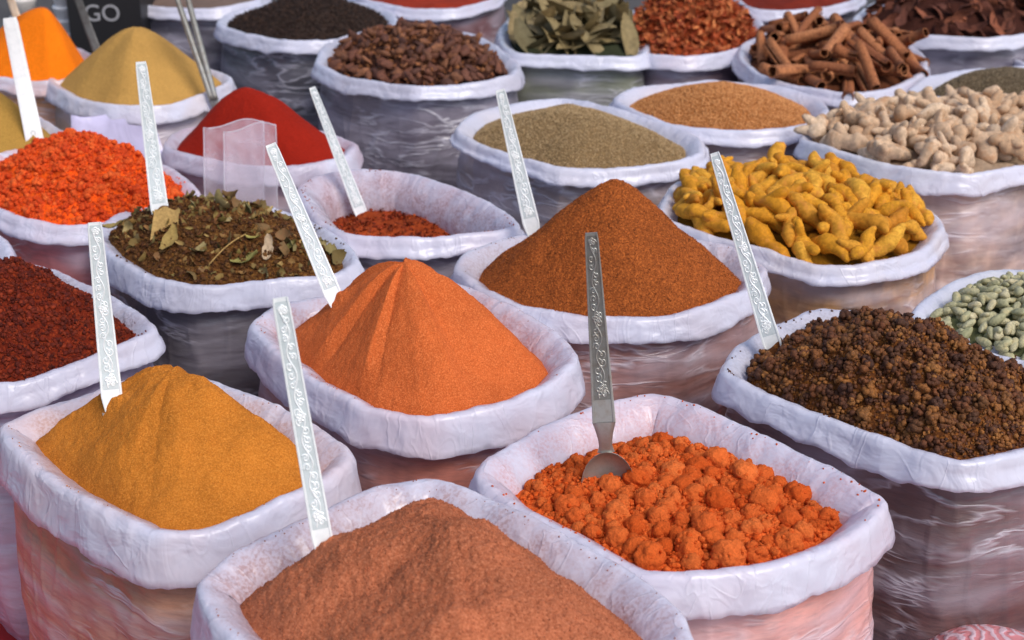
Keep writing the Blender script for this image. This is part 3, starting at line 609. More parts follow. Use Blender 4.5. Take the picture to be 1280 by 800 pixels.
# ------------------------------------------------------------------ roots, sticks, leaves, pods
def root_mesh(k, L, r, knob=3, bend=.35, dia=11, branch=1):
    g = np.random.default_rng(k); n = 15; t = np.linspace(-.5, .5, n)
    path = np.c_[t * L, bend * L * (t ** 2 - .1) * g.choice([-1, 1]) + .06 * L * np.sin(t * 7 + g.uniform(0, 6)), .05 * L * np.sin(t * 5 + g.uniform(0, 6))]
    prof = np.sqrt(np.clip(1 - (np.abs(t) * 2) ** 3.2, .12, 1)) * (1 + .16 * np.sin(t * g.uniform(10, 16) + g.uniform(0, 6))) * (1 - .3 * t * g.uniform(-1, 1))
    parts = [tube(path, r * prof * (1 + .05 * np.sin(np.arange(n) * 2.1)), dia)]
    for b in range(branch):
        i = g.integers(3, n - 3); a = g.uniform(0, 6.28); dr = np.array([g.uniform(-.5, .5), math.cos(a), math.sin(a)]); dr /= np.linalg.norm(dr); l = r * g.uniform(1.6, 3.2)
        tt = np.linspace(0, 1, 6)[:, None]; pp = path[i] + dr * l * tt; parts.append(tube(pp, r * np.array([.8, .75, .72, .68, .55, .28]) * g.uniform(.8, 1.05), 9))
    V, F = join(parts); d = fbm(V * (.55 / r) + k * 5, 3); c_ = V * 0
    nrm = V - np.c_[V[:, 0], V[:, 1] * 0, V[:, 2] * 0]; ln = np.linalg.norm(nrm, axis=1)[:, None] + 1e-6
    return V + nrm / ln * (d[:, None] * r * .32), F
def bedded(kk, apex, r, mat, lab, name, cat, e=.02, sunk=.012, **kw):
    h = heap(kk, apex, r=r, e=e, noise=(.006, 16), worley=(.01, 24), res=(160, 70), **kw)
    o = heap_obj(h, name, mat, lab, cat, kind='stuff'); return h
mG = m_pieces('turmeric_skin', [srgb(204, 134, 26), srgb(224, 158, 44), srgb(214, 144, 34), srgb(232, 172, 62), srgb(196, 126, 34)], .75, .6, 130, .2, spot=srgb(196, 128, 52), rings=9)
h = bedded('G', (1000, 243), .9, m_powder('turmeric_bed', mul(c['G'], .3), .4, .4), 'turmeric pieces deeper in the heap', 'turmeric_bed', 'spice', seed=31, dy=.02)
pile(h, 'turmeric_root', [mesh(*root_mesh(k, .094, .0135, branch=(0, 1, 0, 0, 1, 0)[k % 6], bend=(.08, .22, .14, .35)[k % 4])) for k in range(14)], mG, 210, .090, .0138, 'yellow turmeric root', 'turmeric root', 'dried turmeric roots in one heap', tmax=.99, stack=2.6, inside=True)
mI = m_pieces('ginger_skin', [srgb(214, 182, 150), srgb(228, 200, 170), srgb(200, 164, 130), srgb(222, 192, 162), srgb(190, 152, 118)], .8, .7, 110, .2, spot=srgb(176, 132, 96), rings=9)
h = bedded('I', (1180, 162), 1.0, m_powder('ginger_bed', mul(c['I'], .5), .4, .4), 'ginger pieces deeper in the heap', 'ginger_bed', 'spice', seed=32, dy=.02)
pile(h, 'ginger_root', [mesh(root_mesh(k + 60, .074, .0175, branch=1 + k % 3, bend=.5)[0] * (1, 1, .72), root_mesh(k + 60, .074, .0175, branch=1 + k % 3, bend=.5)[1]) for k in range(12)], mI, 130, .072, .0165, 'pale dried ginger root', 'ginger root', 'dried ginger roots in one heap', tmax=.99, stack=2.6, inside=True)
def quill(k, L, r):
    g = np.random.default_rng(k); n = 20; V = []; F = []; th0 = g.uniform(0, 6.28); ext = g.uniform(5.0, 7.6); m = 6
    for i in range(m):
        t = i / (m - 1); x = L * (t - .5); y0 = .03 * L * math.sin(3 * t + k)
        for side in (1, 0):
            for j in range(n):
                a = th0 + ext * j / (n - 1); rr = (r * (1 - .30 * j / (n - 1)) - (0 if side else r * .17)) * (1 + .05 * math.sin(a * 3 + k))
                V.append((x, y0 + rr * math.cos(a), rr * math.sin(a)))
    st = 2 * n
    for i in range(m - 1):
        for j in range(n - 1):
            a = i * st + j; F.append([a, a + 1, a + st + 1, a + st]); a += n; F.append([a, a + st, a + st + 1, a + 1])
        for j in (0, n - 1): a = i * st + j; F.append([a, a + st, a + st + n, a + n])
    for i in (0, m - 1):
        for j in range(n - 1): a = i * st + j; F.append([a, a + n, a + n + 1, a + 1])
    return np.array(V), F
mL = m_pieces('cinnamon_bark', [srgb(160, 98, 62), srgb(186, 120, 78), srgb(142, 84, 54), srgb(200, 134, 90), srgb(172, 108, 68)], .8, .6, 160, .2, spot=srgb(110, 60, 40))
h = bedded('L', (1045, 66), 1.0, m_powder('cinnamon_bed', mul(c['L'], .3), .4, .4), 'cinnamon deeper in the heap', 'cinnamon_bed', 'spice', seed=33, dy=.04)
qm = [mesh(*quill(k, .118, .0150)) for k in range(8)]
for m_ in qm: m_.polygons.foreach_set('use_smooth', [True] * len(m_.polygons))
pile(h, 'cinnamon_stick', qm, mL, 80, .118, .015, 'rolled brown cinnamon stick', 'cinnamon stick', 'cinnamon sticks in one heap', yaw=(-1.57, .5), tmax=.95, steep=.25, stack=4.5)
pile(h, 'cinnamon_stick', qm, mL, 12, .105, .015, 'loose cinnamon stick on top', 'cinnamon stick', 'cinnamon sticks lying across', yaw=(0, .5), tmax=.8, stack=6)
# cardamom pods
V, F = ico(2); a_ = np.arctan2(V[:, 2], V[:, 1]); rr_ = .9 + .20 * np.abs(np.cos(a_ * 1.5 + .4))
pod = [mesh(np.c_[np.sign(V[:, 0]) * np.abs(V[:, 0]) ** .9 * .0125, V[:, 1:] * (.0062 * rr_ * (1 - .25 * V[:, 0] * s_))[:, None]] * (1, 1, .85), F) for s_ in (.5, 1)]
mH = m_pieces('cardamom_skin', [srgb(162, 160, 122), srgb(192, 186, 150), srgb(178, 174, 134), srgb(210, 198, 162), srgb(150, 150, 112)], .6, .7, 150, .3, spot=srgb(186, 170, 124))
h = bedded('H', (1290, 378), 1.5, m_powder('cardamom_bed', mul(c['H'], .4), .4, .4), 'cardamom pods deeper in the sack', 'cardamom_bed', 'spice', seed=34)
pile(h, 'cardamom_pod', pod, mH, 290, .025, .0062, 'pale green cardamom pod', 'cardamom pod', 'green cardamom pods in one sack', tmax=.98)
# big brown pods
V, F = ico(2); rr_ = 1 + .16 * np.cos(np.arctan2(V[:, 2], V[:, 1]) * 5) + .55 * fbm(V * 2.1, 3)
def rough_pod(k):
    V, F = lump(2, .75, 1.5, k + 80); g = np.random.default_rng(k); V = V * (.0150 + .004 * g.random(), .0105, .0060); V[:, 1] += V[:, 0] ** 2 * g.uniform(-25, 25); return mesh(V, F, False)
bp = [rough_pod(k) for k in range(12)] + [mesh(np.c_[V[:, 0] * .0155, V[:, 1:] * (.0078 * rr_ * (1 - .2 * V[:, 0]))[:, None]], F), mesh(np.c_[V[:, 0] * .0115, V[:, 1:] * (.0088 * rr_)[:, None]], F)]
mT = m_pieces('brown_pod_skin', [srgb(88, 54, 42), srgb(122, 76, 56), srgb(104, 62, 46), srgb(150, 98, 66), srgb(80, 50, 40)], .7, .6, 200, .3)
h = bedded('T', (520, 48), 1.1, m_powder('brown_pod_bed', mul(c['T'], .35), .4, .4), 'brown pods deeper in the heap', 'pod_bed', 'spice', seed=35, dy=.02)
pile(h, 'dried_pod', bp, mT, 295, .024, .0085, 'dark brown dried pod', 'dried pod', 'dark brown dried pods in one heap', tmax=.97)
stuffing(h, 'pod_husks', fl, 1500, (.003, .008), m_pieces('husks', [srgb(120, 70, 44), srgb(150, 96, 58), srgb(80, 48, 34)], .8, .3), lift=1.2)
# bay leaves
def leaf(k, L=.17, W=.056):
    g = np.random.default_rng(k); V = []; F = []; nx, ny = 8, 4; cu = g.uniform(-.5, .5); fold = g.uniform(.05, .5)
    for i in range(nx + 1):
        t = i / nx; ww = W * math.sin(math.pi * min(.04 + .94 * t, 1)) ** .75 * .5
        for j in range(ny + 1):
            q = j / ny * 2 - 1; V.append((L * (t - .5), ww * q, cu * L * (t - .5) ** 2 * 1.6 + fold * abs(q) * ww + .0018 * math.sin(9 * t + q * 3 + k)))
    for i in range(nx):
        for j in range(ny): a = i * (ny + 1) + j; F.append([a, a + ny + 1, a + ny + 2, a + 1])
    V = np.array(V); n = len(V); V2 = V - (0, 0, .0006); F2 = [f[::-1] for f in [[i + n for i in f] for f in F]]
    return np.concatenate([V, V2]), F + F2
mR = m_pieces('bay_leaf_skin', [srgb(124, 108, 72), srgb(158, 138, 96), srgb(104, 96, 68), srgb(178, 154, 110), srgb(134, 120, 84)], .7, .3, 60, .3)
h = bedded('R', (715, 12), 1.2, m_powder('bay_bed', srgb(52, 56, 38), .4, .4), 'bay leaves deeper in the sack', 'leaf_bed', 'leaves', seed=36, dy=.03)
pile(h, 'bay_leaf', [mesh(*leaf(k)) for k in range(8)], mR, 110, .15, .008, 'dry grey green bay leaf', 'bay leaf', 'bay leaves in one sack', tmax=1.0, flat=True, steep=.9, maxtilt=1.0, stack=9, inside=True)
# petals, chips, cloves
h = bedded('P', (862, -14), 1.1, m_powder('petal_bed', mul(c['P'], .5), .4, .4), 'reddish orange dried petals heaped in the back row', 'petal_bed', 'spice', seed=37)
ob_ = h.o; stuffing(h, 'petals', [flake(k, 1, .5, 1.1, 5, .3) for k in range(8)], 2300, (.007, .017), m_pieces('petals', [srgb(184, 86, 44), srgb(150, 62, 34), srgb(206, 122, 70), srgb(120, 46, 26), srgb(226, 140, 82)], .75, .3, 200), lift=.6)
h = bedded('O', (1195, -22), 1.2, m_powder('bark_bed', mul(c['O'], .4), .4, .4), 'dark bark pieces deeper in the sack', 'bark_bed', 'spice', seed=38)
pile(h, 'bark_piece', [mesh(*join([(v * (.030, .022, .022), [list(f_) for f_ in f]) for v, f in [flake(k + 30, 1, .5, .4, 5, .25)]])) for k in range(8)], m_pieces('bark', [srgb(70, 38, 30), srgb(110, 62, 46), srgb(60, 36, 32), srgb(150, 88, 62), srgb(88, 50, 40)], .8, .5), 200, .05, .009,
     'dark brown bark piece', 'bark piece', 'dried bark pieces in one sack', tmax=1., steep=.7, maxtilt=1., stack=5, inside=True)
h = heap('U', (392, 0), r=1.0, e=.012, noise=(.005, 16), res=(160, 60), seed=39)
heap_obj(h, 'clove_heap', m_powder('clove_bed', c['U'], .5, .4), 'blackish brown cloves heaped behind the dark pods', 'spice')
stuffing(h, 'cloves', [(I0[0] * (1, .3, .3), I0[1]), (np.concatenate([I0[0] * (.9, .22, .22), I0[0] * .42 + (.9, 0, 0)]), np.concatenate([I0[1], I0[1] + len(I0[0])]))], 5000, (.004, .007), m_pieces('clove_skin', [srgb(44, 32, 28), srgb(66, 46, 36), srgb(36, 28, 26), srgb(84, 60, 46)], .7, .3, 300), lift=.5)
# dry leaves and scraps on the dark masala
hc = ALL['CC'].heap
scr = m_pieces('scraps', [srgb(168, 138, 84), srgb(120, 106, 54), srgb(146, 104, 60), srgb(96, 92, 50)], .75, .4, 120)
stuffing(hc, 'leaf_scraps', fl, 900, (.003, .010), scr, lift=.4)
stuffing(hc, 'leaf_pieces', [flake(k + 9, 1, .7, .5, 4, .25) for k in range(8)], 110, (.008, .018), m_pieces('leaf_pieces_skin', [srgb(150, 132, 88), srgb(120, 112, 66), srgb(178, 156, 108), srgb(104, 92, 52), srgb(130, 92, 60)], .75, .4, 120), lift=.5)
def slab(k):
    g = np.random.default_rng(k); V = []; F = []; nx, ny = 7, 6
    for j in range(ny + 1):
        a, b = -1 + g.uniform(0, .22), 1 - g.uniform(0, .4)
        for i in range(nx + 1): V.append((a + (b - a) * i / nx, (j / ny * 2 - 1) * (1 - .12 * i / nx), .10 * math.cos(j * 1.9) * .5 + .12 * (j / ny - .5) ** 2 * 4))
    for j in range(ny):
        for i in range(nx): q = j * (nx + 1) + i; F.append([q, q + nx + 1, q + nx + 2, q + 1])
    return np.array(V), tri(F)
def scrap(name, px, L, W, yaw, tilt, col, lab, cat, lift=.004, curl=.3, jag=.12, roll=0.):
    p = hit(hc, *px); V, F = (slab(3)[0] * (1, W / L, .5), slab(3)[1]) if W > .04 else flake(hash(name) % 7 + int(px[0]), 1, W / L, curl, 8, jag); V = V * L / 2; n = len(V)
    V = np.concatenate([V, V - (0, 0, .0009)]); F = np.concatenate([F, F[:, ::-1] + n])
    o = obj(name, mesh(V, F), m_pieces(name + '_skin', col, .75, .5, 160)); o.location = (p[0], p[1], p[2] + lift); o.rotation_euler = (roll, tilt, yaw)
    tag(o, lab, cat)
yel = [srgb(178, 142, 84), srgb(206, 176, 112)]
scrap('bark_strip', (208, 290), .066, .046, 1.5, -.95, yel, 'wide torn tan bark strip lying on the dark masala by the spoon', 'bark', .012)
scrap('bark_strip', (214, 306), .050, .022, 1.2, -.6, [srgb(150, 122, 66), srgb(176, 150, 88)], 'narrow olive bark strip below the wide tan one', 'bark', .008)
scrap('dry_leaf', (336, 318), .044, .018, 1.5, -.8, [srgb(170, 146, 116), srgb(190, 166, 136)], 'upright pale brown dry leaf near the front of the dark masala', 'leaf', .010)
scrap('dry_leaf', (358, 318), .036, .026, .4, -.3, [srgb(120, 112, 58), srgb(148, 138, 80)], 'round olive dry leaf beside the upright pale one', 'leaf', .007)
scrap('dry_leaf', (308, 332), .046, .022, .15, -.35, [srgb(176, 168, 96), srgb(150, 142, 80)], 'yellow green leaf scrap at the front edge of the masala', 'leaf', .008)
scrap('dry_leaf', (318, 305), .030, .009, -.4, -.2, [srgb(190, 176, 96), srgb(160, 150, 80)], 'small curved yellow green leaf on the masala', 'leaf', .010)
scrap('dry_leaf', (334, 272), .030, .012, .7, -.3, [srgb(200, 176, 120), srgb(180, 150, 96)], 'small straw coloured leaf near the back of the masala', 'leaf', .008)
scrap('bark_strip', (276, 280), .030, .018, 1.3, -.4, [srgb(110, 70, 40), srgb(128, 84, 50)], 'short brown bark strip in the middle of the masala', 'bark', .006)
scrap('dry_leaf', (142, 288), .032, .020, .2, -.2, [srgb(132, 110, 60), srgb(160, 140, 84)], 'brownish leaf at the left corner of the masala', 'leaf', .006)
pa, pb = hit(hc, 262, 338), hit(hc, 308, 300)
t_ = np.linspace(0, 1, 9)[:, None]; st = pa + (pb - pa) * t_ + np.array([0, 0, .010]) + np.array([0, 0, .006]) * np.sin(t_ * 3.1)
V, F = tube(st - pa, .0011, 6); tag(obj('stem', mesh(V, F), m_pieces('stem_skin', yel, .7), None, pa), 'thin straw coloured stem across the front of the masala', 'stem')
# spice dropped on the rims
for kk, n_, sz in (('A', 50, (.0003, .0009)), ('B', 90, (.0003, .0010)), ('C', 60, (.0004, .0017)), ('D', 50, (.0006, .0022)), ('E', 60, (.0003, .0010)), ('F', 70, (.0004, .0011)), ('DD', 40, (.0008, .002)), ('BB', 30, (.001, .0026)), ('CC', 30, (.001, .0026)), ('FF', 90, (.0006, .0016))):
    s_ = ALL[kk]; i_ = rng.integers(0, len(s_.Q), n_); i_ = (i_[rng.integers(0, n_, n_)] * .0 + (rng.normal(0, 14, n_) + i_[rng.integers(0, 9, n_)])).astype(int) % len(s_.Q)
    d_ = -np.abs(rng.normal(0, .006, n_)); P = np.c_[s_.Q[i_] + s_.N[i_] * d_[:, None], s_.z[i_] - .35 * np.abs(d_) - d_ ** 2 * 20 + .0008]; o_ = s_.heap.origin
    sc_ = rng.uniform(sz[0], sz[1], n_)[:, None]; V, F, T = scatter(cr1[:6], P - o_, rotm(n_), np.broadcast_to(sc_, (n_, 3)))
    obj('spilled_grains', mesh(V, F, attrs={'tint': T}), m_pieces('spilled_' + kk, [mul(s_.c, .8), s_.c, mul(s_.c, 1.15)], .9, .2), s_.heap.o)['kind'] = 'stuff'
# ------------------------------------------------------------------ spoons
def m_metal(name, c, rough, tarn, met=.85):
    a = N(name); nz = a.noise(a.co(), 70, 5, .65)
    col = a.mix(a.ramp(nz, [(.45, 0.), (.72, .7)]), c, tarn)
    a.set(Base_Color=col, Metallic=met, Roughness=a.ramp(nz, [(.3, rough), (.7, rough + .2)]), Normal=a.bump(nz, .15, .001)); return a.m
mS = m_metal('polished_steel', (.93, .95, .95, 1), .30, (.74, .78, .78, 1), .35); mP = m_metal('engraved_ground', (.66, .72, .73, 1), .4, (.46, .52, .52, 1), .45)
mS2 = m_metal('dull_steel', (.46, .46, .43, 1), .38, (.32, .26, .20, 1)); mP2 = m_metal('dull_engraved_ground', (.27, .27, .25, 1), .45, (.18, .15, .12, 1))
M_DUST = m_metal('dusty_steel', (.66, .66, .60, 1), .4, (.45, .36, .26, 1), .4)
def ribbon(P, w0, z0, z1, w1=None):
    """raised strip along a flat path: three tops and two flanks"""
    P = np.asarray(P); n = len(P); T = np.gradient(P, axis=0); T /= np.linalg.norm(T, axis=1)[:, None] + 1e-9; Q = np.c_[-T[:, 1], T[:, 0]]
    wv = np.linspace(w0, w0 if w1 is None else w1, n)[:, None]; z = lambda p, h: np.c_[p, np.full(n, h)]
    V = np.concatenate([z(P + Q * wv, z0), z(P + Q * wv * .35, z1), z(P - Q * wv * .35, z1), z(P - Q * wv, z0)])
    F = [[a * n + i, a * n + i + 1, (a + 1) * n + i + 1, (a + 1) * n + i] for a in range(3) for i in range(n - 1)]
    return V, F
def spoon(neck, top, wt, wb, label, sack_key=None, lean=.05, style='scroll', bowl=.034, twist=0., zdef=.5, mats=(mS, mP), neckpx=3, bowl_out=None, P0=None):
    h = ALL[sack_key].heap if sack_key else None
    B = P0 if P0 is not None else (hit(h, *neck) if h else at_z(neck[0], neck[1], zdef))
    if neckpx < 20 and style == 'scroll': B = B + (at_y(neck[0], neck[1] + 13, B[1]) - at_y(*neck, B[1]))
    Tp = at_y(top[0], top[1], B[1] + lean)
    ax = Tp - B; full = np.linalg.norm(ax); ax /= full
    toc = np.array([0, 0, CAMZ]) - (B + Tp) / 2; zx = toc - ax * toc.dot(ax); zx /= np.linalg.norm(zx)
    xx = np.cross(ax, zx); xx, zx = xx * math.cos(twist) + zx * math.sin(twist), zx * math.cos(twist) - xx * math.sin(twist)
    M = Matrix([(xx[i], ax[i], zx[i], B[i]) for i in range(3)] + [(0, 0, 0, 1)])
    e = empty('spoon', (0, 0, 0), label, 'spoon', 'steel spoons standing in the sacks'); e.matrix_world = M
    if h and neckpx < 20:      # the spice is pushed up round the handle
        me = h.o.data; n_ = len(me.vertices); cc = np.empty(n_ * 3, np.float32); me.vertices.foreach_get('co', cc); cc = cc.reshape(-1, 3); q_ = B - h.origin
        d2 = ((cc[:, 0] - q_[0]) / 1.3) ** 2 + (cc[:, 1] - q_[1] - .004) ** 2
        cc[:, 2] += .009 * np.exp(-d2 / .011 ** 2) * (1 + .8 * fbm(cc * 90 + 5, 2)); me.vertices.foreach_set('co', cc.ravel()); me.update()
    dB, dT = depth(B), depth(Tp); w0, w1 = wb * dB / FPX / 2, wt * dT / FPX / 2; y0 = neckpx * dB / FPX
    L = full - y0; th = .0016
    W = lambda v: (w0 + (w1 - w0) * v) * (1 - .30 * max(0, 1 - v / .09) ** 1.2 if style == 'scroll' and neckpx < 20 else 1)
    def bend(V):     # the handle is slightly bowed
        V = np.array(V, float); t = np.clip((V[:, 1] - y0) / L, 0, 1); V[:, 2] += .006 * np.sin(t * math.pi) * -1; return V
    # plate with raised borders
    n = 24; vs = np.linspace(0, 1, n); prof = [(-1, -th), (-1, .0008), (-.93, .0012), (-.80, .0012), (-.76, 0), (.76, 0), (.80, .0012), (.93, .0012), (1, .0008), (1, -th)] if style == 'scroll' else [(-1, -th), (-.97, .0), (-.6, .0006), (.6, .0006), (.97, 0), (1, -th)]
    if style == 'rod': prof = [(math.cos(a), math.sin(a) * .9 * w0) for a in np.linspace(0, 2 * math.pi, 10, endpoint=False)][::-1]
    V = []; k = len(prof)
    for v in vs:
        e_ = 1 - .12 * max(0, (v - .985) / .015)
        for x, z in prof: V.append((x * W(v) * e_, y0 + v * L, z))
    F = [list(f) for f in gridF(n, k)]; F += [list(range(k))[::-1], [(n - 1) * k + i for i in range(k)]]
    hd = obj('handle', mesh(bend(V), F, style == 'rod'), mats[0], e)
    if style == 'scroll':
        parts = []; m = 40; wi = lambda v: W(v) * .73
        q = [(-wi(v), y0 + v * L) for v in np.linspace(.12, .985, 8)]; q2 = [(wi(v), y0 + v * L) for v in np.linspace(.12, .985, 8)]
        V = [(x, y, .00025) for x, y in q] + [(x, y, .00025) for x, y in q2]; Fp = [[i, 8 + i, 9 + i, i + 1] for i in range(7)]
        obj('engraved_panel', mesh(bend(V), Fp, False), mats[1], hd)
        nw = max(4, int(L / .021)); vv = np.linspace(.13, .97, nw * 16); x = .45 * np.sin(2 * math.pi * nw * .5 * vv * 1.0)
        parts.append(ribbon([(x[i] * wi(vv[i]), y0 + vv[i] * L) for i in range(len(vv))], .0010, .0002, .0013))
        for j in range(nw * 2):
            v0 = .13 + .84 * (j + .5) / (nw * 2); sg = -1 if math.sin(math.pi * nw * v0) > 0 else 1; ww = wi(v0); cx, cy = sg * .36 * ww, y0 + v0 * L
            a = np.linspace(0, 4.6 * math.pi / 2, 18); rr = .50 * ww * (1 - a / a[-1] * .8)
            parts.append(ribbon(np.c_[cx + sg * rr * np.cos(a + j), cy + rr * 1.25 * np.sin(a + j)], .0009, .0002, .0012, .0006))
            a2 = np.linspace(0, 1, 6); parts.append(ribbon(np.c_[cx - sg * ww * .5 * a2, cy + ww * (.9 * a2 - .3 * a2 ** 2)], .0010, .0002, .0012, .0004))
        for v0 in (.955, .55, .17):
            ww = wi(v0); cy = y0 + v0 * L
            for kx in range(5):
                a = kx * 2 * math.pi / 5 + .3; b = np.linspace(0, 2 * math.pi, 9); rr = ww * .24
                parts.append(ribbon(np.c_[ww * .45 * math.cos(a) + rr * np.cos(b), cy + ww * .45 * math.sin(a) + rr * np.sin(b)], .0009, .0002, .0014))
            b = np.linspace(0, 2 * math.pi, 9); parts.append(ribbon(np.c_[ww * .12 * np.cos(b), cy + ww * .12 * np.sin(b)], .0007, .0002, .0016))
        V, F = join(parts); obj('scroll_relief', mesh(bend(V), F), mats[0], hd)
    elif style == 'hole':
        b = np.linspace(0, 2 * math.pi, 12); V, F = ribbon(np.c_[.25 * w0 * np.cos(b), y0 + L * .06 + .25 * w0 * np.sin(b)], .0008, .0006, .0012); obj('hole_rim', mesh(V, F), mats[1], hd)
    # neck narrows, then the bowl
    nb = 14; V = []
    for i in range(nb):
        t = i / (nb - 1); y = y0 * (1 - t) - (.012 if neckpx > 20 else .030) * t; x = w0 * (1 - (.42 if neckpx > 20 else .2) * math.sin(min(t * 1.3, 1) * math.pi / 2) + (0 if t < .8 else (t - .8) * .9)); z = -.006 * t * t
        for px_, pz in ((-1, -th), (-1, .0004), (-.5, .001), (.5, .001), (1, .0004), (1, -th)): V.append((px_ * x, y, pz + z))
    F = [list(f)[::-1] for f in gridF(nb, 6)]; nk = obj('neck', mesh(V, F), M_DUST if mats[0] is mS else mats[0], e)
    if style != 'rod':
        V = []; nr, nc = 10, 28
        for lay in (0, 1):
            for i in range(nr):
                ph = i / (nr - 1) * math.pi / 2
                for j in range(nc):
                    a = 2 * math.pi * j / nc; q = math.sin(ph); V.append((bowl * .78 * q * math.sin(a), -.010 - bowl + bowl * q * math.cos(a), -.004 - bowl * .42 * math.cos(ph) - lay * .0012))
        F1 = gridF(nr, nc); F = [list(f) for f in F1] + [list(f)[::-1] for f in (F1 + nr * nc)] + [[(nr - 1) * nc + j, (nr - 1) * nc + (j + 1) % nc, (2 * nr - 1) * nc + (j + 1) % nc, (2 * nr - 1) * nc + j] for j in range(nc)]
        bw = obj('bowl', mesh(V, F), mats[0], e)
        if bowl_out: bw.rotation_euler = (bowl_out, 0, 0)
    return e
sl = 'engraved steel spoon handle standing in the '
spoon((408, 690), (350, 372), 22, 27, sl + 'rust brown powder, nearest the camera', 'B', .06)
spoon((142, 505), (118, 278), 18, 27, sl + 'ochre powder at its back left', 'A', .05)
spoon((202, 268), (176, 77), 14, 23, sl + 'dark masala beside the tan bark strip', 'CC', .05)
spoon((424, 374), (338, 180), 15, 23, sl + 'back of the orange cone sack', 'E', .05)
spoon((668, 284), (625, 112), 13, 22, sl + 'red brown peak at its left', 'F', .05)
spoon((972, 440), (893, 191), 13, 25, sl + 'crumbly dark brown spice', 'D', .06)
spoon((457, 268), (390, 109), 9, 17, 'thin engraved steel spoon handle rising from the half empty sack of red flakes', 'FF', .04)
spoon((44, 178), (12, 22), 18, 22, 'plain pale spoon handle with a small hole at the left edge', 'AA', .04, style='hole')
spoon((755, 550), (739, 291), 17, 29, 'dull steel spoon with its bowl showing, standing among the orange lumps', None, .03, mats=(mS2, mP2), P0=at_y(757, 556, at_z(764, 604, .482)[1] + .006), bowl=.040, neckpx=30, bowl_out=-.15)
spoon((266, 128), (214, -22), 7, 8, 'blurred steel rod handle left of the pair behind the tan cone', None, .03, style='rod', zdef=.47, mats=(mS2, mP2))
spoon((270, 128), (229, -22), 7, 8, 'blurred steel rod handle right of the pair behind the tan cone', None, .03, style='rod', zdef=.47, mats=(mS2, mP2))
spoon((126, 76), (92, -16), 9, 11, 'dark blurred steel handle behind the bright orange powder', None, .03, style='flat', zdef=.48, mats=(m_metal('dark_steel', (.10, .10, .10, 1), .4, (.06, .05, .05, 1)), mP2))
spoon((28, 44), (4, -30), 9, 10, 'brownish blurred spoon handle in the bright orange powder at the top left', None, .03, style='flat', zdef=.50, mats=(m_metal('brassy_steel', (.42, .33, .25, 1), .4, (.25, .18, .12, 1)), mP2))
# ------------------------------------------------------------------ plastic bags between the sacks
def m_clear(name, alpha, c):
    a = N(name); nz = a.noise(a.co(), 16, 5, .6, 1.)
    a.set(Base_Color=c, Roughness=.25, Normal=a.bump(nz, .4, .006), Alpha=a.ramp(nz, [(.3, max(alpha - .12, 0)), (.7, min(alpha + .12, 1))])); return a.m
a = N('seam_film'); a.set(Base_Color=(.85, .82, .9, 1), Roughness=.25, Alpha=.55); M_SEAM = a.m
def bag(name, P, y, thick, mat, label, lean=.05, sag=0.):
    """upright flat bag; P = its four corners in the picture (tl, tr, br, bl), standing at distance y"""
    n, m = 26, 22; tl, tr, br, bl = [at_y(u, v, y + (lean if i < 2 else 0)) for i, (u, v) in enumerate(P)]
    org = (bl + br) / 2; V = []
    for side in (1, -1):
        for i in range(m):
            t = i / (m - 1)
            for j in range(n):
                q = j / (n - 1); p = (tl * (1 - q) + tr * q) * (1 - t) + (bl * (1 - q) + br * q) * t
                ed = min(q, 1 - q, t * 1.2 + .02) * 6; d = thick * min(1, ed) ** .5
                w_ = .004 * fbm(np.array([[q * 2.2 + y, t * 1.4, 3]]), 3)[0] * 2
                V.append(p + np.array([0, -side * d / 2 + w_ + .010 * math.sin(q * 3.1) * sag, -sag * .012 * math.sin(q * 5 + 1) * (1 - t)]) - org)
    F = gridF(m, n, False); F = [list(f) for f in F] + [list(f)[::-1] for f in F + m * n]
    o = obj(name, mesh(V, F), mat, None, org); V = np.array(V)
    if mat.name.startswith('clear'):
        edge = [V[i * n] for i in range(m)][::-1] + [V[j] for j in range(n)] + [V[i * n + n - 1] for i in range(m)]
        v, f = tube(np.array(edge), .0011, 6); obj('seam', mesh(v, f), M_SEAM, o)
    return tag(o, label, 'bag')
yX = at_z(300, 206, .485)[1]
cl = m_clear('clear_film', .24, (.86, .78, .88, 1))
bag('plastic_bag', [(254, 156), (330, 153), (330, 262), (256, 262)], yX - .040, .010, cl, 'clear plastic bag standing before the red chilli powder, its left half', .02, .6)
bag('plastic_bag', [(279, 161), (345, 157), (347, 266), (281, 266)], yX - .062, .010, cl, 'clear plastic bag overlapping it in front, before the red chilli powder', .02, .6)
yY = at_z(150, 133, .485)[1]
bag('plastic_bag', [(88, 138), (192, 152), (214, 222), (90, 215)], yY - .045, .016, m_clear('lavender_film', .9, (.66, .62, .86, 1)), 'lavender white plastic bag between the tan cone and the orange crumbs', .04, 1.)
# ------------------------------------------------------------------ things behind the sacks at the top left
def cups(px, py, y, r, n, label, col):
    p = at_y(px, py, y); base = np.array([p[0], y, 0]); e = empty('cup_stack', (p[0], p[1], 0.0), label, 'cups')
    a = N('cup_plastic'); a.set(Base_Color=col, Roughness=.4); H = p[2]
    prof = []
    for k in range(n):
        z = H * (k + 1) / n; z0 = H * k / n; prof += [(r * .82, z0), (r * .95, z0 + (z - z0) * .7), (r * 1.04, z0 + (z - z0) * .82), (r * 1.04, z - (z - z0) * .03)]
        V = []; nc = 28
        for rr, zz in prof[-4:]:
            V += [(rr * math.cos(2 * math.pi * j / nc), rr * math.sin(2 * math.pi * j / nc), zz) for j in range(nc)]
        F = [list(f) for f in gridF(4, nc)] + [[3 * nc + j for j in range(nc)], [j for j in range(nc)][::-1]]
        obj('cup', mesh(V, F), a.m, e)
cups(80, -10, 4.15, .036, 14, 'stack of ribbed white plastic cups behind the bright orange powder', (.7, .7, .72, 1))
cups(27, -4, 4.2, .04, 9, 'stack of pale cups at the top left corner', (.62, .58, .55, 1))
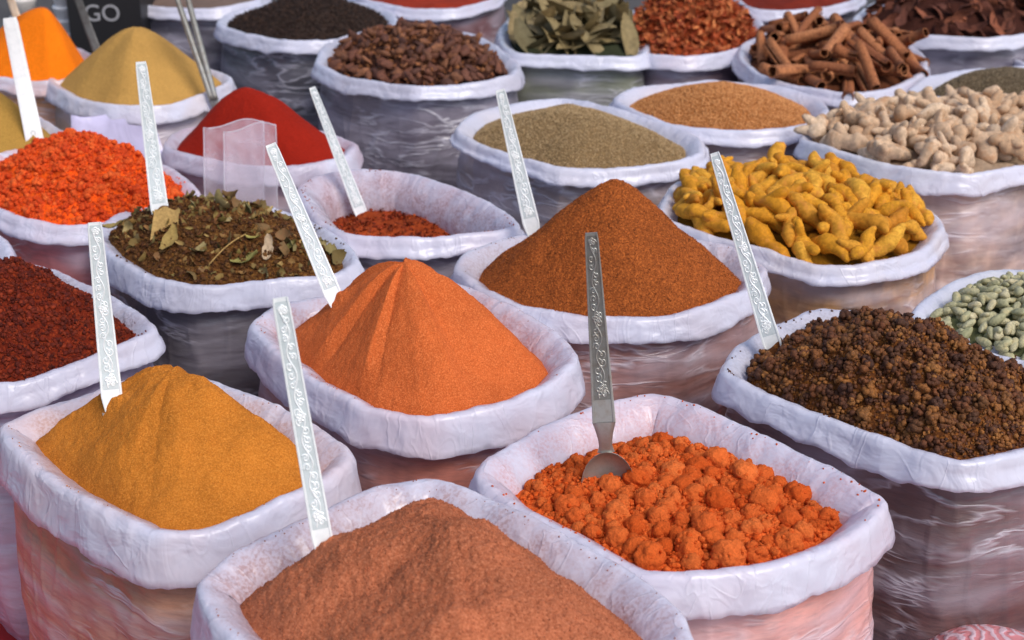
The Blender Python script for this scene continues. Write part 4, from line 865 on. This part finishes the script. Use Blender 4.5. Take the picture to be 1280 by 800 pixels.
p0 = at_y(112, 60, 4.05); p1 = at_y(150, -20, 4.05)
e = empty('printed_carton', ((p0[0] + p1[0]) / 2, 4.15, 0), 'black carton printed with large white letters GO at the top left', 'carton')
hw = (p1[0] - p0[0]) / 2; hh = p1[2]; V = []
for x, y, z in [(-1, -1, 0), (1, -1, 0), (1, 1, 0), (-1, 1, 0), (-1, -1, 1), (1, -1, 1), (1, 1, 1), (-1, 1, 1)]: V.append((x * (hw + .05), y * .10, z * hh))
F = [(0, 1, 5, 4), (1, 2, 6, 5), (2, 3, 7, 6), (3, 0, 4, 7), (4, 5, 6, 7), (0, 3, 2, 1)]
a = N('black_card'); a.set(Base_Color=(.012, .012, .014, 1), Roughness=.5); obj('carton_body', mesh(V, F, False), a.m, e)
cu = bpy.data.curves.new('t', 'FONT'); cu.body = 'GO'; cu.size = .066; cu.extrude = .001; cu.align_x = 'CENTER'; to = bpy.data.objects.new('t', cu); COL.objects.link(to)
bpy.context.view_layer.update(); tm = bpy.data.meshes.new_from_object(to); bpy.data.objects.remove(to)
a = N('white_print'); a.set(Base_Color=(.34, .34, .36, 1), Roughness=.6); lt = obj('lettering', tm, a.m, e)
pt = at_y(129, 26, 4.05); lt.rotation_euler = (R(90), 0, 0); lt.location = (pt[0] - e.location.x, -.102, pt[2])
# ------------------------------------------------------------------ red cloth on the ground and the pink bag in front
a = N('red_cloth_material'); wv = a.noise(a.co(), 5, 4); a.set(Base_Color=a.mix(a.ramp(wv, [(.4, 0.), (.6, 1.)]), (.42, .012, .012, 1), (.5, .02, .015, 1)), Roughness=.85, Normal=a.bump(a.noise(a.co(), 400, 2), .3, .001))
n = 70; X, Y = np.meshgrid(np.linspace(-1.6, 1.6, n), np.linspace(.9, 2.3, n)); Z = .012 + .010 * np.abs(fbm(np.c_[X.ravel() * 4, Y.ravel() * 4, X.ravel() * 0], 3))
V = np.c_[X.ravel(), Y.ravel(), Z]; F = gridF(n, n, False)
tag(obj('ground_cloth', mesh(V, F), a.m), 'red cloth spread on the ground under the front sacks', 'cloth')
a = N('striped_film'); cc_ = a.co(); wv = a.n('TexWave', Vector=cc_, Scale=22., Distortion=14., Detail=3.).outputs[0]
a.set(Base_Color=a.mix(a.ramp(wv, [(.35, 0.), (.6, 1.)]), (.60, .22, .24, 1), (.64, .46, .52, 1)), Roughness=.35, Normal=a.bump(wv, .4, .004))
pc = at_y(1250, 846, 1.42); nr, nc = 26, 64; V = []
for i in range(nr):
    t = i / (nr - 1)
    for j in range(nc):
        b = 2 * math.pi * j / nc; rr = (.15 * math.sin(min(1, t * 1.0) * math.pi / 2) ** .55 if t < .5 else .15 * (1 - .12 * (t - .5))) * (1 + .08 * math.cos(2 * b + 1)); rr *= 1 + .03 * fbm(np.array([[math.cos(b) * 3, math.sin(b) * 3, t * 3]]), 3)[0]
        z = pc[2] * (1 - max(0, t - .28) / .72) + .045 * math.cos(min(t / .28, 1) * math.pi / 2) ; V.append((rr * math.cos(b), rr * math.sin(b), max(z, .004)))
top = pc[2]; V = [(x, y, z if z < top else z) for x, y, z in V]
o = obj('bundle', mesh(V, gridF(nr, nc)), a.m, None, (pc[0], pc[1] , 0)); tag(o, 'red and white striped plastic bundle at the bottom right corner', 'bag')
bpy.context.view_layer.update()
